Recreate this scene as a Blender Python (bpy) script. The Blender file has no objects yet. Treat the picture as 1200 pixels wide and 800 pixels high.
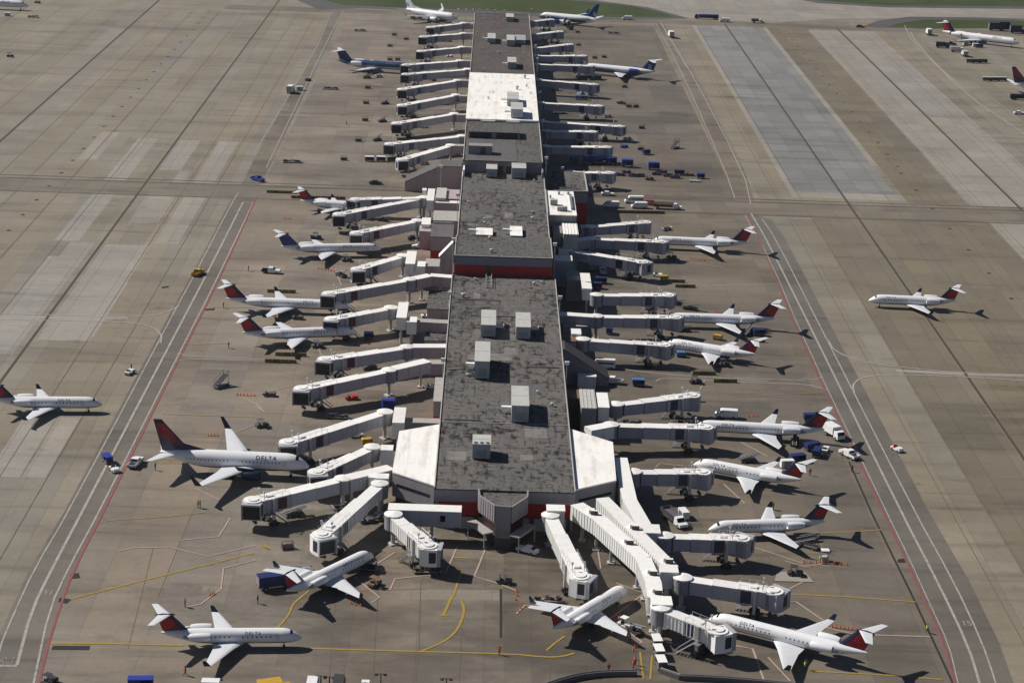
import bpy, bmesh, math, random
from mathutils import Vector, Matrix
random.seed(7)
R = math.radians
scene = bpy.context.scene
COL = scene.collection
# ------------------------------------------------------------------ camera
FPX, PITCH, YAW, ROLL, CAMH = 2332.325, 0.312207, 0.016840, 0.036669, 160.813
_fw = Vector((math.sin(YAW)*math.cos(PITCH), math.cos(YAW)*math.cos(PITCH), -math.sin(PITCH)))
_rt = Vector((math.cos(YAW), -math.sin(YAW), 0)); _up = _rt.cross(_fw)
_r = _rt*math.cos(ROLL)+_up*math.sin(ROLL); _u = -_rt*math.sin(ROLL)+_up*math.cos(ROLL)
cam = bpy.data.objects.new('camera', bpy.data.cameras.new('camera')); COL.objects.link(cam)
cam.matrix_world = Matrix(((_r.x,_u.x,-_fw.x,0),(_r.y,_u.y,-_fw.y,0),(_r.z,_u.z,-_fw.z,CAMH),(0,0,0,1)))
cam.data.sensor_width = 36; cam.data.lens = FPX/1200*36; cam.data.clip_start = 1; cam.data.clip_end = 20000
scene.camera = cam
def P(x, y, z=0.0):
    """place on the horizontal plane z seen at a point of the survey photograph"""
    d = _fw*FPX+_r*(x-600)-_u*(y-400)
    t = (z-CAMH)/d.z
    return Vector((d.x*t, d.y*t, z))
# ------------------------------------------------------------------ light
w = bpy.data.worlds.new('World'); scene.world = w; w.use_nodes = True
SV = Vector((1.04,-.42,-1)).normalized()
EL = math.asin(-SV.z); AZ = math.atan2(-SV.x, -SV.y)
nt = w.node_tree; bg = nt.nodes['Background']
sky = nt.nodes.new('ShaderNodeTexSky'); sky.sky_type = 'NISHITA'; sky.sun_disc = False
sky.sun_elevation = EL; sky.sun_rotation = AZ; sky.air_density = .55; sky.dust_density = .25
nt.links.new(sky.outputs[0], bg.inputs[0]); bg.inputs[1].default_value = 0.05
sl = bpy.data.lights.new('sun', 'SUN'); sl.energy = 5.0; sl.angle = R(.53); sl.color = (1,.94,.86)
so = bpy.data.objects.new('sun', sl); COL.objects.link(so); so.rotation_euler = SV.to_track_quat('-Z','Y').to_euler()
so.location = (-300,500,400)
vs = scene.view_settings; vs.view_transform = 'Standard'; vs.look = 'None'; vs.gamma = 1; vs.use_curve_mapping = False; vs.exposure = 0.14
# ------------------------------------------------------------------ shader helper
class S:                                   # a float socket with arithmetic
    def __init__(s, T, o): s.T = T; s.o = o
    def _m(s, op, *a):
        n = s.T.nodes.new('ShaderNodeMath'); n.operation = op
        for i, v in enumerate((s,)+a):
            if isinstance(v, S): s.T.links.new(v.o, n.inputs[i])
            else: n.inputs[i].default_value = v
        return S(s.T, n.outputs[0])
    def __add__(s, o): return s._m('ADD', o)
    __radd__ = __add__
    def __mul__(s, o): return s._m('MULTIPLY', o)
    __rmul__ = __mul__
    def __sub__(s, o): return s._m('SUBTRACT', o)
    def __rsub__(s, o): return (s*-1)+o
    def __truediv__(s, o): return s._m('DIVIDE', o)
    def floor(s): return s._m('FLOOR')
    def fract(s): return s._m('FRACT')
    def abs(s): return s._m('ABSOLUTE')
    def gt(s, o): return s._m('GREATER_THAN', o)
    def lt(s, o): return s._m('LESS_THAN', o)
    def step(s, a, b):
        n = s.T.nodes.new('ShaderNodeMapRange'); n.clamp = True
        s.T.links.new(s.o, n.inputs[0]); n.inputs[1].default_value = a; n.inputs[2].default_value = b
        return S(s.T, n.outputs[0])
def vec(T, x, y, z=0.0):
    n = T.nodes.new('ShaderNodeCombineXYZ')
    for i, v in enumerate((x, y, z)):
        if isinstance(v, S): T.links.new(v.o, n.inputs[i])
        else: n.inputs[i].default_value = v
    return n.outputs[0]
def noise(T, v, scale=1, detail=3, rough=.55):
    n = T.nodes.new('ShaderNodeTexNoise'); n.inputs['Scale'].default_value = scale
    n.inputs['Detail'].default_value = detail; n.inputs['Roughness'].default_value = rough
    T.links.new(v, n.inputs['Vector']); return S(T, n.outputs[0])
def white(T, v):
    n = T.nodes.new('ShaderNodeTexWhiteNoise'); n.noise_dimensions = '3D'
    T.links.new(v, n.inputs['Vector']); return S(T, n.outputs[0])
def mixc(T, f, a, b):
    n = T.nodes.new('ShaderNodeMix'); n.data_type = 'RGBA'
    if isinstance(f, S): T.links.new(f.o, n.inputs[0])
    else: n.inputs[0].default_value = f
    for i, v in ((6, a), (7, b)):
        if isinstance(v, tuple): n.inputs[i].default_value = (*v, 1)
        else: T.links.new(v, n.inputs[i])
    return n.outputs[2]
def scalec(T, c, f):
    n = T.nodes.new('ShaderNodeVectorMath'); n.operation = 'SCALE'
    if isinstance(c, tuple): n.inputs[0].default_value = c
    else: T.links.new(c, n.inputs[0])
    T.links.new(f.o, n.inputs[3]); return n.outputs[0]
def newmat(name, rough=.6, metal=0, spec=.4):
    m = bpy.data.materials.new(name); m.use_nodes = True
    T = m.node_tree; b = T.nodes['Principled BSDF']
    b.inputs['Roughness'].default_value = rough; b.inputs['Metallic'].default_value = metal
    b.inputs['Specular IOR Level'].default_value = spec
    return m, T, b
def coords(T, kind='Object'):
    n = T.nodes.new('ShaderNodeTexCoord'); v = n.outputs[kind]
    s = T.nodes.new('ShaderNodeSeparateXYZ'); T.links.new(v, s.inputs[0])
    return v, S(T, s.outputs[0]), S(T, s.outputs[1]), S(T, s.outputs[2])
def world(T):
    n = T.nodes.new('ShaderNodeNewGeometry'); v = n.outputs['Position']
    s = T.nodes.new('ShaderNodeSeparateXYZ'); T.links.new(v, s.inputs[0])
    return v, S(T, s.outputs[0]), S(T, s.outputs[1]), S(T, s.outputs[2])
M = {}
def mat(name, col, rough=.6, metal=0, var=.14, scale=.6, spec=.4, dirt=0.0, rnd=0.0):
    m, T, b = newmat(name, rough, metal, spec)
    v, x, y, z = world(T)
    f = noise(T, v, scale, 4)*(2*var)+(1-var)
    if dirt:
        k = noise(T, vec(T, x*.9, y*.9, z*.12), 1.0, 4).step(.52, .72)
        f = f*(1-k*dirt)
    if rnd:
        oi = T.nodes.new('ShaderNodeObjectInfo'); f = f*(S(T, oi.outputs['Random'])*(2*rnd)+(1-rnd))
    T.links.new(scalec(T, col, f), b.inputs['Base Color'])
    M[name] = m; return m
# ------------------------------------------------------------------ mesh helper
class MB:
    def __init__(s): s.v = []; s.f = []; s.mi = []
    def add(s, vs_, fs, mi=0):
        n = len(s.v); s.v += [tuple(p) for p in vs_]; s.f += [tuple(i+n for i in f) for f in fs]; s.mi += [mi]*len(fs)
        return s
    def hexa(s, p, mi=0, top=None):          # p: 4 bottom ccw, 4 top ccw
        s.add(p, [(3,2,1,0),(0,1,5,4),(1,2,6,5),(2,3,7,6),(3,0,4,7)], mi)
        n = len(s.v)-8; s.f.append((n+4,n+5,n+6,n+7)); s.mi.append(mi if top is None else top); return s
    def box(s, x0, x1, y0, y1, z0, z1, mi=0, top=None):
        return s.hexa([(x0,y0,z0),(x1,y0,z0),(x1,y1,z0),(x0,y1,z0),(x0,y0,z1),(x1,y0,z1),(x1,y1,z1),(x0,y1,z1)], mi, top)
    def prism(s, poly, z0, z1, mi=0, top=None):
        n = len(poly); a = sum(poly[i][0]*poly[(i+1)%n][1]-poly[(i+1)%n][0]*poly[i][1] for i in range(n))
        if a < 0: poly = poly[::-1]
        z1s = z1 if isinstance(z1, (list, tuple)) else [z1]*n
        if a < 0 and isinstance(z1, (list, tuple)): z1s = z1[::-1]
        vv = [(p[0],p[1],z0) for p in poly]+[(p[0],p[1],z) for p, z in zip(poly, z1s)]
        s.add(vv, [tuple(range(n-1,-1,-1))]+[(i,(i+1)%n,n+(i+1)%n,n+i) for i in range(n)], mi)
        k = len(s.v)-2*n; s.f.append(tuple(k+n+i for i in range(n))); s.mi.append(mi if top is None else top); return s
    def extr_y(s, poly, y0, y1, mi=0):       # poly in (x,z)
        n = len(poly); a = sum(poly[i][0]*poly[(i+1)%n][1]-poly[(i+1)%n][0]*poly[i][1] for i in range(n))
        if a < 0: poly = poly[::-1]
        vv = [(p[0],y0,p[1]) for p in poly]+[(p[0],y1,p[1]) for p in poly]
        return s.add(vv, [tuple(range(n)), tuple(range(2*n-1,n-1,-1))]+[(i,n+i,n+(i+1)%n,(i+1)%n) for i in range(n)], mi)
    def tube(s, a, b, r, r2=None, n=8, mi=0, cap=None):
        a = Vector(a); b = Vector(b); d = (b-a).normalized(); r2 = r if r2 is None else r2
        t = Vector((0,0,1)) if abs(d.z) < .9 else Vector((1,0,0)); e1 = d.cross(t).normalized(); e2 = d.cross(e1)
        vv = []
        for c, q in ((a, r), (b, r2)):
            vv += [c+(e1*math.cos(2*math.pi*i/n)+e2*math.sin(2*math.pi*i/n))*q for i in range(n)]
        s.add(vv, [(i,n+i,n+(i+1)%n,(i+1)%n) for i in range(n)]+[tuple(range(n))], mi)
        k = len(s.v)-2*n; s.f.append(tuple(k+2*n-1-i for i in range(n))); s.mi.append(mi if cap is None else cap); return s
    def rings(s, rs, mi=0, cap=True):
        n = len(rs[0]); m = len(rs)
        vv = [p for r in rs for p in r]
        fs = [(j*n+i, j*n+(i+1)%n, (j+1)*n+(i+1)%n, (j+1)*n+i) for j in range(m-1) for i in range(n)]
        if cap: fs += [tuple(range(n-1,-1,-1)), tuple((m-1)*n+i for i in range(n))]
        return s.add(vv, fs, mi)
    def lathe_x(s, prof, cy, cz, n=14, mi=0):  # prof: (x, r)
        return s.rings([[(x, cy+math.cos(2*math.pi*i/n)*r, cz+math.sin(2*math.pi*i/n)*r) for i in range(n)] for x, r in prof], mi)
    def build(s, name, mats, parent=None, smooth=False):
        me = bpy.data.meshes.new(name); me.from_pydata(s.v, [], s.f)
        for m in (mats if isinstance(mats, (list, tuple)) else [mats]): me.materials.append(M[m] if isinstance(m, str) else m)
        me.polygons.foreach_set('material_index', s.mi)
        if smooth:
            me.polygons.foreach_set('use_smooth', [True]*len(me.polygons)); me.set_sharp_from_angle(angle=R(38))
        me.update()
        return link(name, me, parent)
def link(name, me, parent=None):
    o = bpy.data.objects.new(name, me); COL.objects.link(o)
    if parent: o.parent = parent
    return o
def tag(o, label, cat, group=None):
    o['label'] = label; o['category'] = cat
    if group: o['group'] = group
    return o
def thing(name, label, cat, loc=(0,0,0), rz=0.0, group=None):
    o = bpy.data.objects.new(name, None); COL.objects.link(o); o.empty_display_size = .5
    o.location = loc; o.rotation_euler = (0,0,rz); return tag(o, label, cat, group)
def dup(root, loc, rz, label, group=None, swap=None):
    def cp(o, par):
        c = o.copy(); COL.objects.link(c)
        if par: c.parent = par
        if swap and c.data:
            for a, b in swap.items():
                for sl_ in c.material_slots:
                    if sl_.material == M[a]: sl_.link = 'OBJECT'; sl_.material = M[b]
        for ch in list(kids.get(o.name, [])): cp(ch, c)
        return c
    kids = {}
    def scan(o):
        kids[o.name] = list(o.children)
        for c in o.children: scan(c)
    scan(root)
    r = cp(root, None); r.location = loc; r.rotation_euler = (0,0,rz); r['label'] = label
    if group: r['group'] = group
    return r
def struct(o): o['kind'] = 'structure'; return o
# ------------------------------------------------------------------ materials
mat('white_paint', (.72,.73,.74), .45, var=.07, dirt=.10)

def white_roof():
    m, T, b = newmat('roof_white', .6, 0, .3)
    v, x, y, z = world(T)
    sx = ((x/1.6).fract()-.5).abs().gt(.475); sy = ((y/9.0).fract()-.5).abs().gt(.492)
    g_ = noise(T, vec(T, x*.5, y*.09), 1, 5, .65).step(.50,.75); p_ = noise(T, v, .12, 4).step(.5,.7)
    f = (1-sx*.10)*(1-sy*.14)*(1-g_*.13)*(1-p_*.08)
    T.links.new(scalec(T, mixc(T, g_, (.84,.83,.80), (.66,.62,.54)), f), b.inputs['Base Color']); M['roof_white'] = m
white_roof()
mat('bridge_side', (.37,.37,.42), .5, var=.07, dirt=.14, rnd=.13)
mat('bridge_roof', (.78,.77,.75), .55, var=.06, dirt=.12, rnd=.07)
mat('bridge_white', (.76,.76,.74), .5, var=.05, dirt=.10, rnd=.06)
mat('wall_gray', (.25,.235,.25), .8, var=.08, scale=.3, dirt=.15)
mat('wall_pink', (.36,.30,.31), .8, var=.08, scale=.3, dirt=.15)
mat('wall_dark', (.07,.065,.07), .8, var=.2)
mat('red_panel', (.36,.014,.014), .55, var=.1)
mat('parapet', (.40,.39,.38), .7, var=.12, dirt=.2)
mat('unit_gray', (.46,.46,.44), .55, var=.08, dirt=.2)
mat('unit_side', (.33,.36,.38), .55, var=.08, dirt=.2)
mat('metal_dark', (.06,.06,.065), .5, .3)
mat('metal_gray', (.28,.28,.29), .45, .4)
mat('cab_dark', (.022,.022,.026), .6, var=.3)
mat('glass_dark', (.012,.016,.024), .12, spec=.6, var=.05)
mat('tyre', (.018,.018,.018), .85)
mat('navy', (.010,.016,.048), .35, var=.06)
mat('blue_paint', (.02,.045,.30), .45, dirt=.15)
mat('blue_light', (.05,.18,.40), .45, dirt=.15)
mat('blue_dark', (.015,.025,.11), .5, dirt=.15)
mat('maroon_panel', (.075,.022,.035), .35)
mat('navy_panel', (.022,.030,.07), .35)
mat('teal_panel', (.05,.13,.16), .4)
mat('yellow_paint', (.48,.29,.03), .5, dirt=.2)
mat('olive_yellow', (.17,.145,.05), .7, var=.3, scale=1.5)
mat('orange', (.75,.14,.02), .6)
mat('orange_dull', (.17,.075,.04), .7)
mat('lime_vest', (.50,.72,.05), .6)
mat('red_paint', (.42,.03,.02), .45, dirt=.1)
mat('brown', (.16,.10,.06), .8)
mat('skin', (.42,.25,.17), .6)
mat('cloth_dark', (.03,.035,.06), .9)
mat('luggage', (.05,.04,.045), .8, var=.5, scale=3)
mat('tan', (.42,.34,.24), .8)
mat('line_white', (.31,.295,.27), .8, var=.45, scale=.5, dirt=.4)
mat('line_faint', (.27,.25,.22), .85, var=.25, scale=.8)
mat('line_yellow', (.30,.205,.035), .8, var=.3, scale=.8)
mat('line_yellow_faint', (.25,.19,.075), .85, var=.3, scale=.8)
mat('line_red', (.23,.065,.068), .8, var=.3, scale=.8)
mat('line_pink', (.36,.27,.23), .8, var=.3, scale=.8)
mat('joint', (.060,.050,.040), .95, var=.25, scale=.7)
mat('drain', (.02,.02,.02), .9)
mat('plastic_gray', (.10,.10,.11), .6, var=.2)
mat('silver', (.50,.51,.53), .35, .3)

def concrete(name, beige, gray, lane=7.6, slab=15.2, lanevar=.22, slabvar=.10, streak=.35, blot=.2, rough=.62, spec=.5, joint=.25, seed=0.0, grime=False):
    m, T, b = newmat(name, rough, 0, spec)
    v, x, y, z = world(T)
    lx = (x/lane+.5+seed).floor(); ly = (y/slab).floor()
    wl = white(T, vec(T, lx, (y/(slab*6)).floor(), 3.3+seed)); ws = white(T, vec(T, lx, ly, 9.1+seed))
    st = noise(T, vec(T, x*.022, y*.20, seed), 1.0, 5, .6)
    st2 = noise(T, vec(T, x*.010, y*.045, 4.0+seed), 1.0, 4, .6)
    bl = noise(T, v, .035, 5, .6); fi = noise(T, v, .9, 5, .7)
    fx = (x/lane+.5+seed).fract(); j = ((fx-.5).abs()).gt(.5-.13/lane)
    fy = (y/slab).fract(); jy = ((fy-.5).abs()).gt(.5-.11/slab)
    f = (1-lanevar*.5)+wl*lanevar
    f = f*((1-slabvar*.5)+ws*slabvar)
    f = f*(1-st.step(.54,.78)*streak)*(1-st2.step(.5,.75)*streak*.7)
    f = f*((1-blot)+bl*(2*blot))*(.80+fi*.40)
    if grime:
        near = 1-(x-3).abs().step(22, 62); gr_ = noise(T, vec(T, x*.05, y*.09, 7.7), 1, 6, .68)
        f = f*(1-(gr_+near*.22).step(.56,.80)*.42)
    oil = noise(T, v, .13, 6, .68).step(.60,.74); mott = noise(T, vec(T, x*.55, y*.28, 2.0+seed), 1, 5, .72)
    f = f*(1-oil*.34)*(.86+mott*.28)
    f = f*(1-j*joint)*(1-jy*(joint*.7))
    k = (white(T, vec(T, lx, (y/(slab*9)).floor(), 1.7+seed))*.7+bl*.6-.15).step(.15,.85)
    T.links.new(scalec(T, mixc(T, k, beige, gray), f), b.inputs['Base Color'])
    M[name] = m
concrete('concrete', (.216,.183,.130), (.202,.184,.148), lanevar=.16, streak=.5, blot=.30, joint=.18)
concrete('concrete_apron', (.214,.175,.131), (.188,.163,.133), lane=12, slab=12, lanevar=.10, slabvar=.20, streak=.5, blot=.48, seed=.3, joint=.14, grime=True)
concrete('concrete_apron_dimmed', (.155,.127,.094), (.134,.116,.093), lane=12, slab=12, lanevar=.10, slabvar=.20, streak=.5, blot=.48, seed=.6, joint=.14, grime=True)  # same apron mix darkened: weaker light on the right put into the colour
concrete('concrete_pale', (.268,.242,.202), (.258,.243,.215), lanevar=.06, slabvar=.12, streak=.3, blot=.22, seed=.1)
concrete('concrete_blue', (.204,.197,.184), (.188,.186,.178), lanevar=.14, slabvar=.22, streak=.4, blot=.32, seed=.2)
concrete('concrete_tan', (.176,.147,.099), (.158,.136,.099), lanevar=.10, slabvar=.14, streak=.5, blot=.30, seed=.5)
concrete('asphalt_road', (.146,.126,.099), (.132,.119,.099), lane=11, slab=40, lanevar=.08, slabvar=.14, streak=.45, blot=.3, joint=.1, seed=.7)
concrete('concrete_cross', (.172,.142,.104), (.158,.138,.108), lane=9, slab=15.2, lanevar=.1, slabvar=.16, streak=.55, blot=.3, joint=.12, seed=.4)
concrete('tyre_marked', (.105,.09,.07), (.10,.088,.072), lane=9, slab=30, lanevar=.1, slabvar=.3, streak=.5, blot=.5, joint=.05, seed=.45)
mat('joint_faint', (.120,.100,.074), .95, var=.3, scale=.4)
concrete('asphalt_dark', (.085,.08,.076), (.08,.078,.076), lane=11, slab=60, lanevar=.1, slabvar=.1, streak=.3, joint=.05, seed=.9)
def grass_mat():
    m, T, b = newmat('grass_green', .9, 0, .2)
    v, x, y, z = world(T)
    k = noise(T, vec(T, x*.03, y*.05), 1, 5); f = noise(T, v, .5, 5)*.7+.65
    T.links.new(scalec(T, mixc(T, k.step(.35,.65), (.030,.050,.014), (.055,.068,.024)), f), b.inputs['Base Color']); M['grass_green'] = m
grass_mat()
def roof_mat(name, base, amt=1.0, sx=.35, sy=.12):
    m, T, b = newmat(name, .85, 0, .2)
    v, x, y, z = world(T)
    n1 = noise(T, vec(T, x*sx*1.5, y*sy*1.5), 1, 6, .74); n2 = noise(T, vec(T, x*sy*2.0, y*sx*1.5, 5.0), 1, 6, .74)
    n3 = noise(T, v, .05, 4); fi = noise(T, v, 2.2, 4, .7)
    seam = ((x/2.4).fract()-.5).abs().gt(.46); seam2 = ((y/11.0).fract()-.5).abs().gt(.488)
    big = noise(T, vec(T, x*.06, y*.05, 8.0), 1, 4, .6)*.30-.15
    f = (1-(n1+big).step(.50,.62)*(.66*amt))*(1-(n2+big*.8).step(.515,.63)*(.62*amt))*(.72+n3*.55)*(.8+fi*.4)*(1-seam*.14)*(1-seam2*.3)
    T.links.new(scalec(T, mixc(T, n3.step(.4,.62), base, (base[0]*1.02,base[1]*.97,base[2]*.95)), f), b.inputs['Base Color']); M[name] = m
roof_mat('roof_gravel', (.130,.124,.119), 1.28, .48, .16)
roof_mat('roof_gravel_fine', (.118,.115,.112), 1.1, .6, .5)
roof_mat('roof_far', (.098,.088,.083), .6, .12, .3)
roof_mat('roof_membrane', (.115,.112,.118), .25)
mat('fascia_blue', (.20,.20,.24), .7, dirt=.1)
mat('unit_louvre', (.24,.27,.29), .6); mat('maroon_glass', (.035,.008,.012), .2, spec=.6); mat('canopy_roof', (.36,.34,.32), .7, dirt=.15)
mat('lamp_white', (.66,.68,.69), .4)
roof_mat('roof_patch_pale', (.19,.185,.18), .5)
# ------------------------------------------------------------------ aircraft
def text_mesh(body, size):
    c = bpy.data.curves.new('lettering', 'FONT'); c.body = body; c.size = size; c.space_character = 1.22 if len(body) > 3 else 1.0; c.resolution_u = 2
    o = bpy.data.objects.new('lettering', c); COL.objects.link(o)
    dg = bpy.context.evaluated_depsgraph_get(); me = bpy.data.meshes.new_from_object(o.evaluated_get(dg))
    bpy.data.objects.remove(o); bpy.data.curves.remove(c)
    bm = bmesh.new(); bm.from_mesh(me)
    for k in range(-2, 12): bmesh.ops.bisect_plane(bm, geom=bm.verts[:]+bm.edges[:]+bm.faces[:], plane_co=(0,size*k*.1+.003,0), plane_no=(0,1,0))
    bm.to_mesh(me); bm.free(); return me
def fin_shader(name, kind, le, ch, z0, z1):
    """le=(a,b): leading edge x=a+b*z, ch=(c,d): chord=c+d*z (z measured from z0)"""
    m, T, b = newmat(name, .32, 0, .5)
    v, x, y, z = coords(T); h = z-z0
    u = (h*le[1]+le[0]-x)/(h*ch[1]+ch[0]); t = h*(1/(z1-z0))
    navy = (.013,.018,.055)
    if kind == 'delta':
        if z1-z0 > 5: red = ((u-.10-t*.05).gt(0))*((t-.86).lt(0))*((t-u*.35-.12).gt(0))*((u-.93).lt(0)); tri = (t-u*.55-.36).lt(0)
        else: red = ((u-.24-t*.06).gt(0))*((t-.84).lt(0))*((u-.98).lt(0))*((t-.06).gt(0)); tri = (u*.9+t-.75).lt(0)
        c = mixc(T, red, navy, mixc(T, tri, (.36,.014,.022), (.18,.011,.024)))
    elif kind == 'old':
        c = mixc(T, (t-.80).gt(0), mixc(T, (u*.55+t-.30).lt(0), (.02,.05,.20), (.62,.64,.68)), (.40,.02,.03))
        c = mixc(T, (t-.80).gt(0), (.016,.05,.20), (.36,.02,.03))
    elif kind == 'white': c = mixc(T, .0, (.74,.76,.78), navy)
    else: c = mixc(T, .0, (.012,.045,.15), navy)
    T.links.new(c, b.inputs['Base Color']); M[name] = m
def body_shader(name, L, D, zc, kind, wx0, wx1, wz):
    m, T, b = newmat(name, .38, 0, .5)
    v, x, y, z = coords(T)
    pitch = .80
    win = ((x/pitch).fract()-.5).abs().lt(.16)*((z-(zc+wz)).abs()).lt(.145)*x.gt(wx0)*x.lt(wx1)*(1-(x-(wx0+wx1)*.5).abs().lt(.9))
    seam = ((x/2.35).fract()-.5).abs().gt(.485); soot = noise(T, vec(T, x*.12, y*.8, z*1.6), 1, 4).step(.55,.8)*((x*-1-L*.18).step(0, L*.25)*.22+.05)
    n = (noise(T, v, .35, 4)*.16+.92)*(1-seam*.09)*(1-soot)
    white_c = (.76,.77,.79)
    if kind == 'delta': base = mixc(T, (z-(zc-D*.33)-x.abs()*.006).lt(0), white_c, (.013,.02,.06))
    elif kind == 'blue': base = mixc(T, (z-(zc-D*.12)).lt(0), (.026,.058,.155), (.42,.45,.50))
    elif kind == 'teal': base = mixc(T, (z-(zc+D*.05)-x*.035).step(-.7,.7), (.02,.07,.155), white_c)
    else: base = mixc(T, 0.0, white_c, white_c)
    T.links.new(scalec(T, mixc(T, win, base, (.03,.035,.045)), n), b.inputs['Base Color']); M[name] = m
def wing_mb(mb, st, n=(0,0,1), mi=0):
    """st: stations (LE point, chord, thickness); section lies along -x"""
    n = Vector(n).normalized(); rs = []
    for le, c, t in st:
        le = Vector(le); q = []
        for fx, ft in ((0,0),(.05,.32),(.25,.5),(.6,.34),(1,.02),(1,-.02),(.6,-.22),(.25,-.38),(.05,-.25)):
            q.append(le+Vector((-fx*c,0,0))+n*(ft*t*c))
        rs.append(q)
    mb.rings(rs, mi)
SPEC = {
 'crj_short':  dict(L=24.6, D=2.69, zc=2.35, span=21.2, wroot=.405, rc=5.6, tc=1.25, sweep=.50, wz=-1.05, wl=1.15, fin=(.800,4.6,2.8,3.05,.95), ttail=(8.6,2.35,1.15), eng='rear', ed=1.45, el=4.2, ex=.735, ey=1.95, ez=.62, win=(-6.2,7.6), wzw=.30),
 'crj_medium': dict(L=30.0, D=2.69, zc=2.65, span=23.2, wroot=.425, rc=6.2, tc=1.3, sweep=.52, wz=-1.05, wl=1.25, fin=(.815,5.0,3.1,3.6,.98), ttail=(8.6,2.5,1.3), eng='rear', ed=1.6, el=4.6, ex=.755, ey=2.05, ez=.62, win=(-7.6,10.0), wzw=.30),
 'crj_long':   dict(L=33.6, D=2.69, zc=2.65, span=24.6, wroot=.425, rc=6.6, tc=1.3, sweep=.52, wz=-1.05, wl=1.25, fin=(.83,5.2,3.2,3.6,.98), ttail=(8.6,2.5,1.3), eng='rear', ed=1.6, el=4.6, ex=.775, ey=2.05, ez=.62, win=(-8.4,11.6), wzw=.30),
 'narrowbody': dict(L=32.2, D=3.9, zc=3.45, span=34.0, wroot=.335, rc=7.6, tc=1.5, sweep=.53, wz=-1.25, wl=2.5, fin=(.79,6.3,1.8,7.0,.90), ltail=(14.2,3.9,1.2), eng='wing', ed=2.15, el=4.4, ex=.335, ey=4.9, ez=-1.55, win=(-10.5,11.2), wzw=.35),
 'seven17':    dict(L=34.4, D=3.5, zc=3.15, span=28.4, wroot=.44, rc=6.3, tc=1.3, sweep=.46, wz=-1.3, wl=0, fin=(.80,6.0,4.0,4.2,.85), ttail=(11.0,3.2,1.6), eng='rear', ed=2.1, el=5.6, ex=.745, ey=2.75, ez=.55, win=(-8.5,11.5), wzw=.35),
 'md88':       dict(L=41.5, D=3.5, zc=3.15, span=32.8, wroot=.46, rc=7.2, tc=1.3, sweep=.46, wz=-1.3, wl=0, fin=(.83,6.2,4.2,4.3,.85), ttail=(12.2,3.3,1.6), eng='rear', ed=2.0, el=6.2, ex=.80, ey=2.7, ez=.55, win=(-11,15), wzw=.35),
}
FUS = [(0,.015,-.20),(.006,.09,-.195),(.018,.17,-.17),(.04,.27,-.12),(.062,.355,-.07),(.085,.425,-.03),(.115,.475,-.008),(.15,.5,0),(.40,.5,0),(.66,.5,0),(.72,.485,.012),(.78,.435,.05),(.84,.36,.10),(.90,.27,.155),(.95,.18,.20),(.985,.10,.235),(1,.05,.25)]
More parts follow.
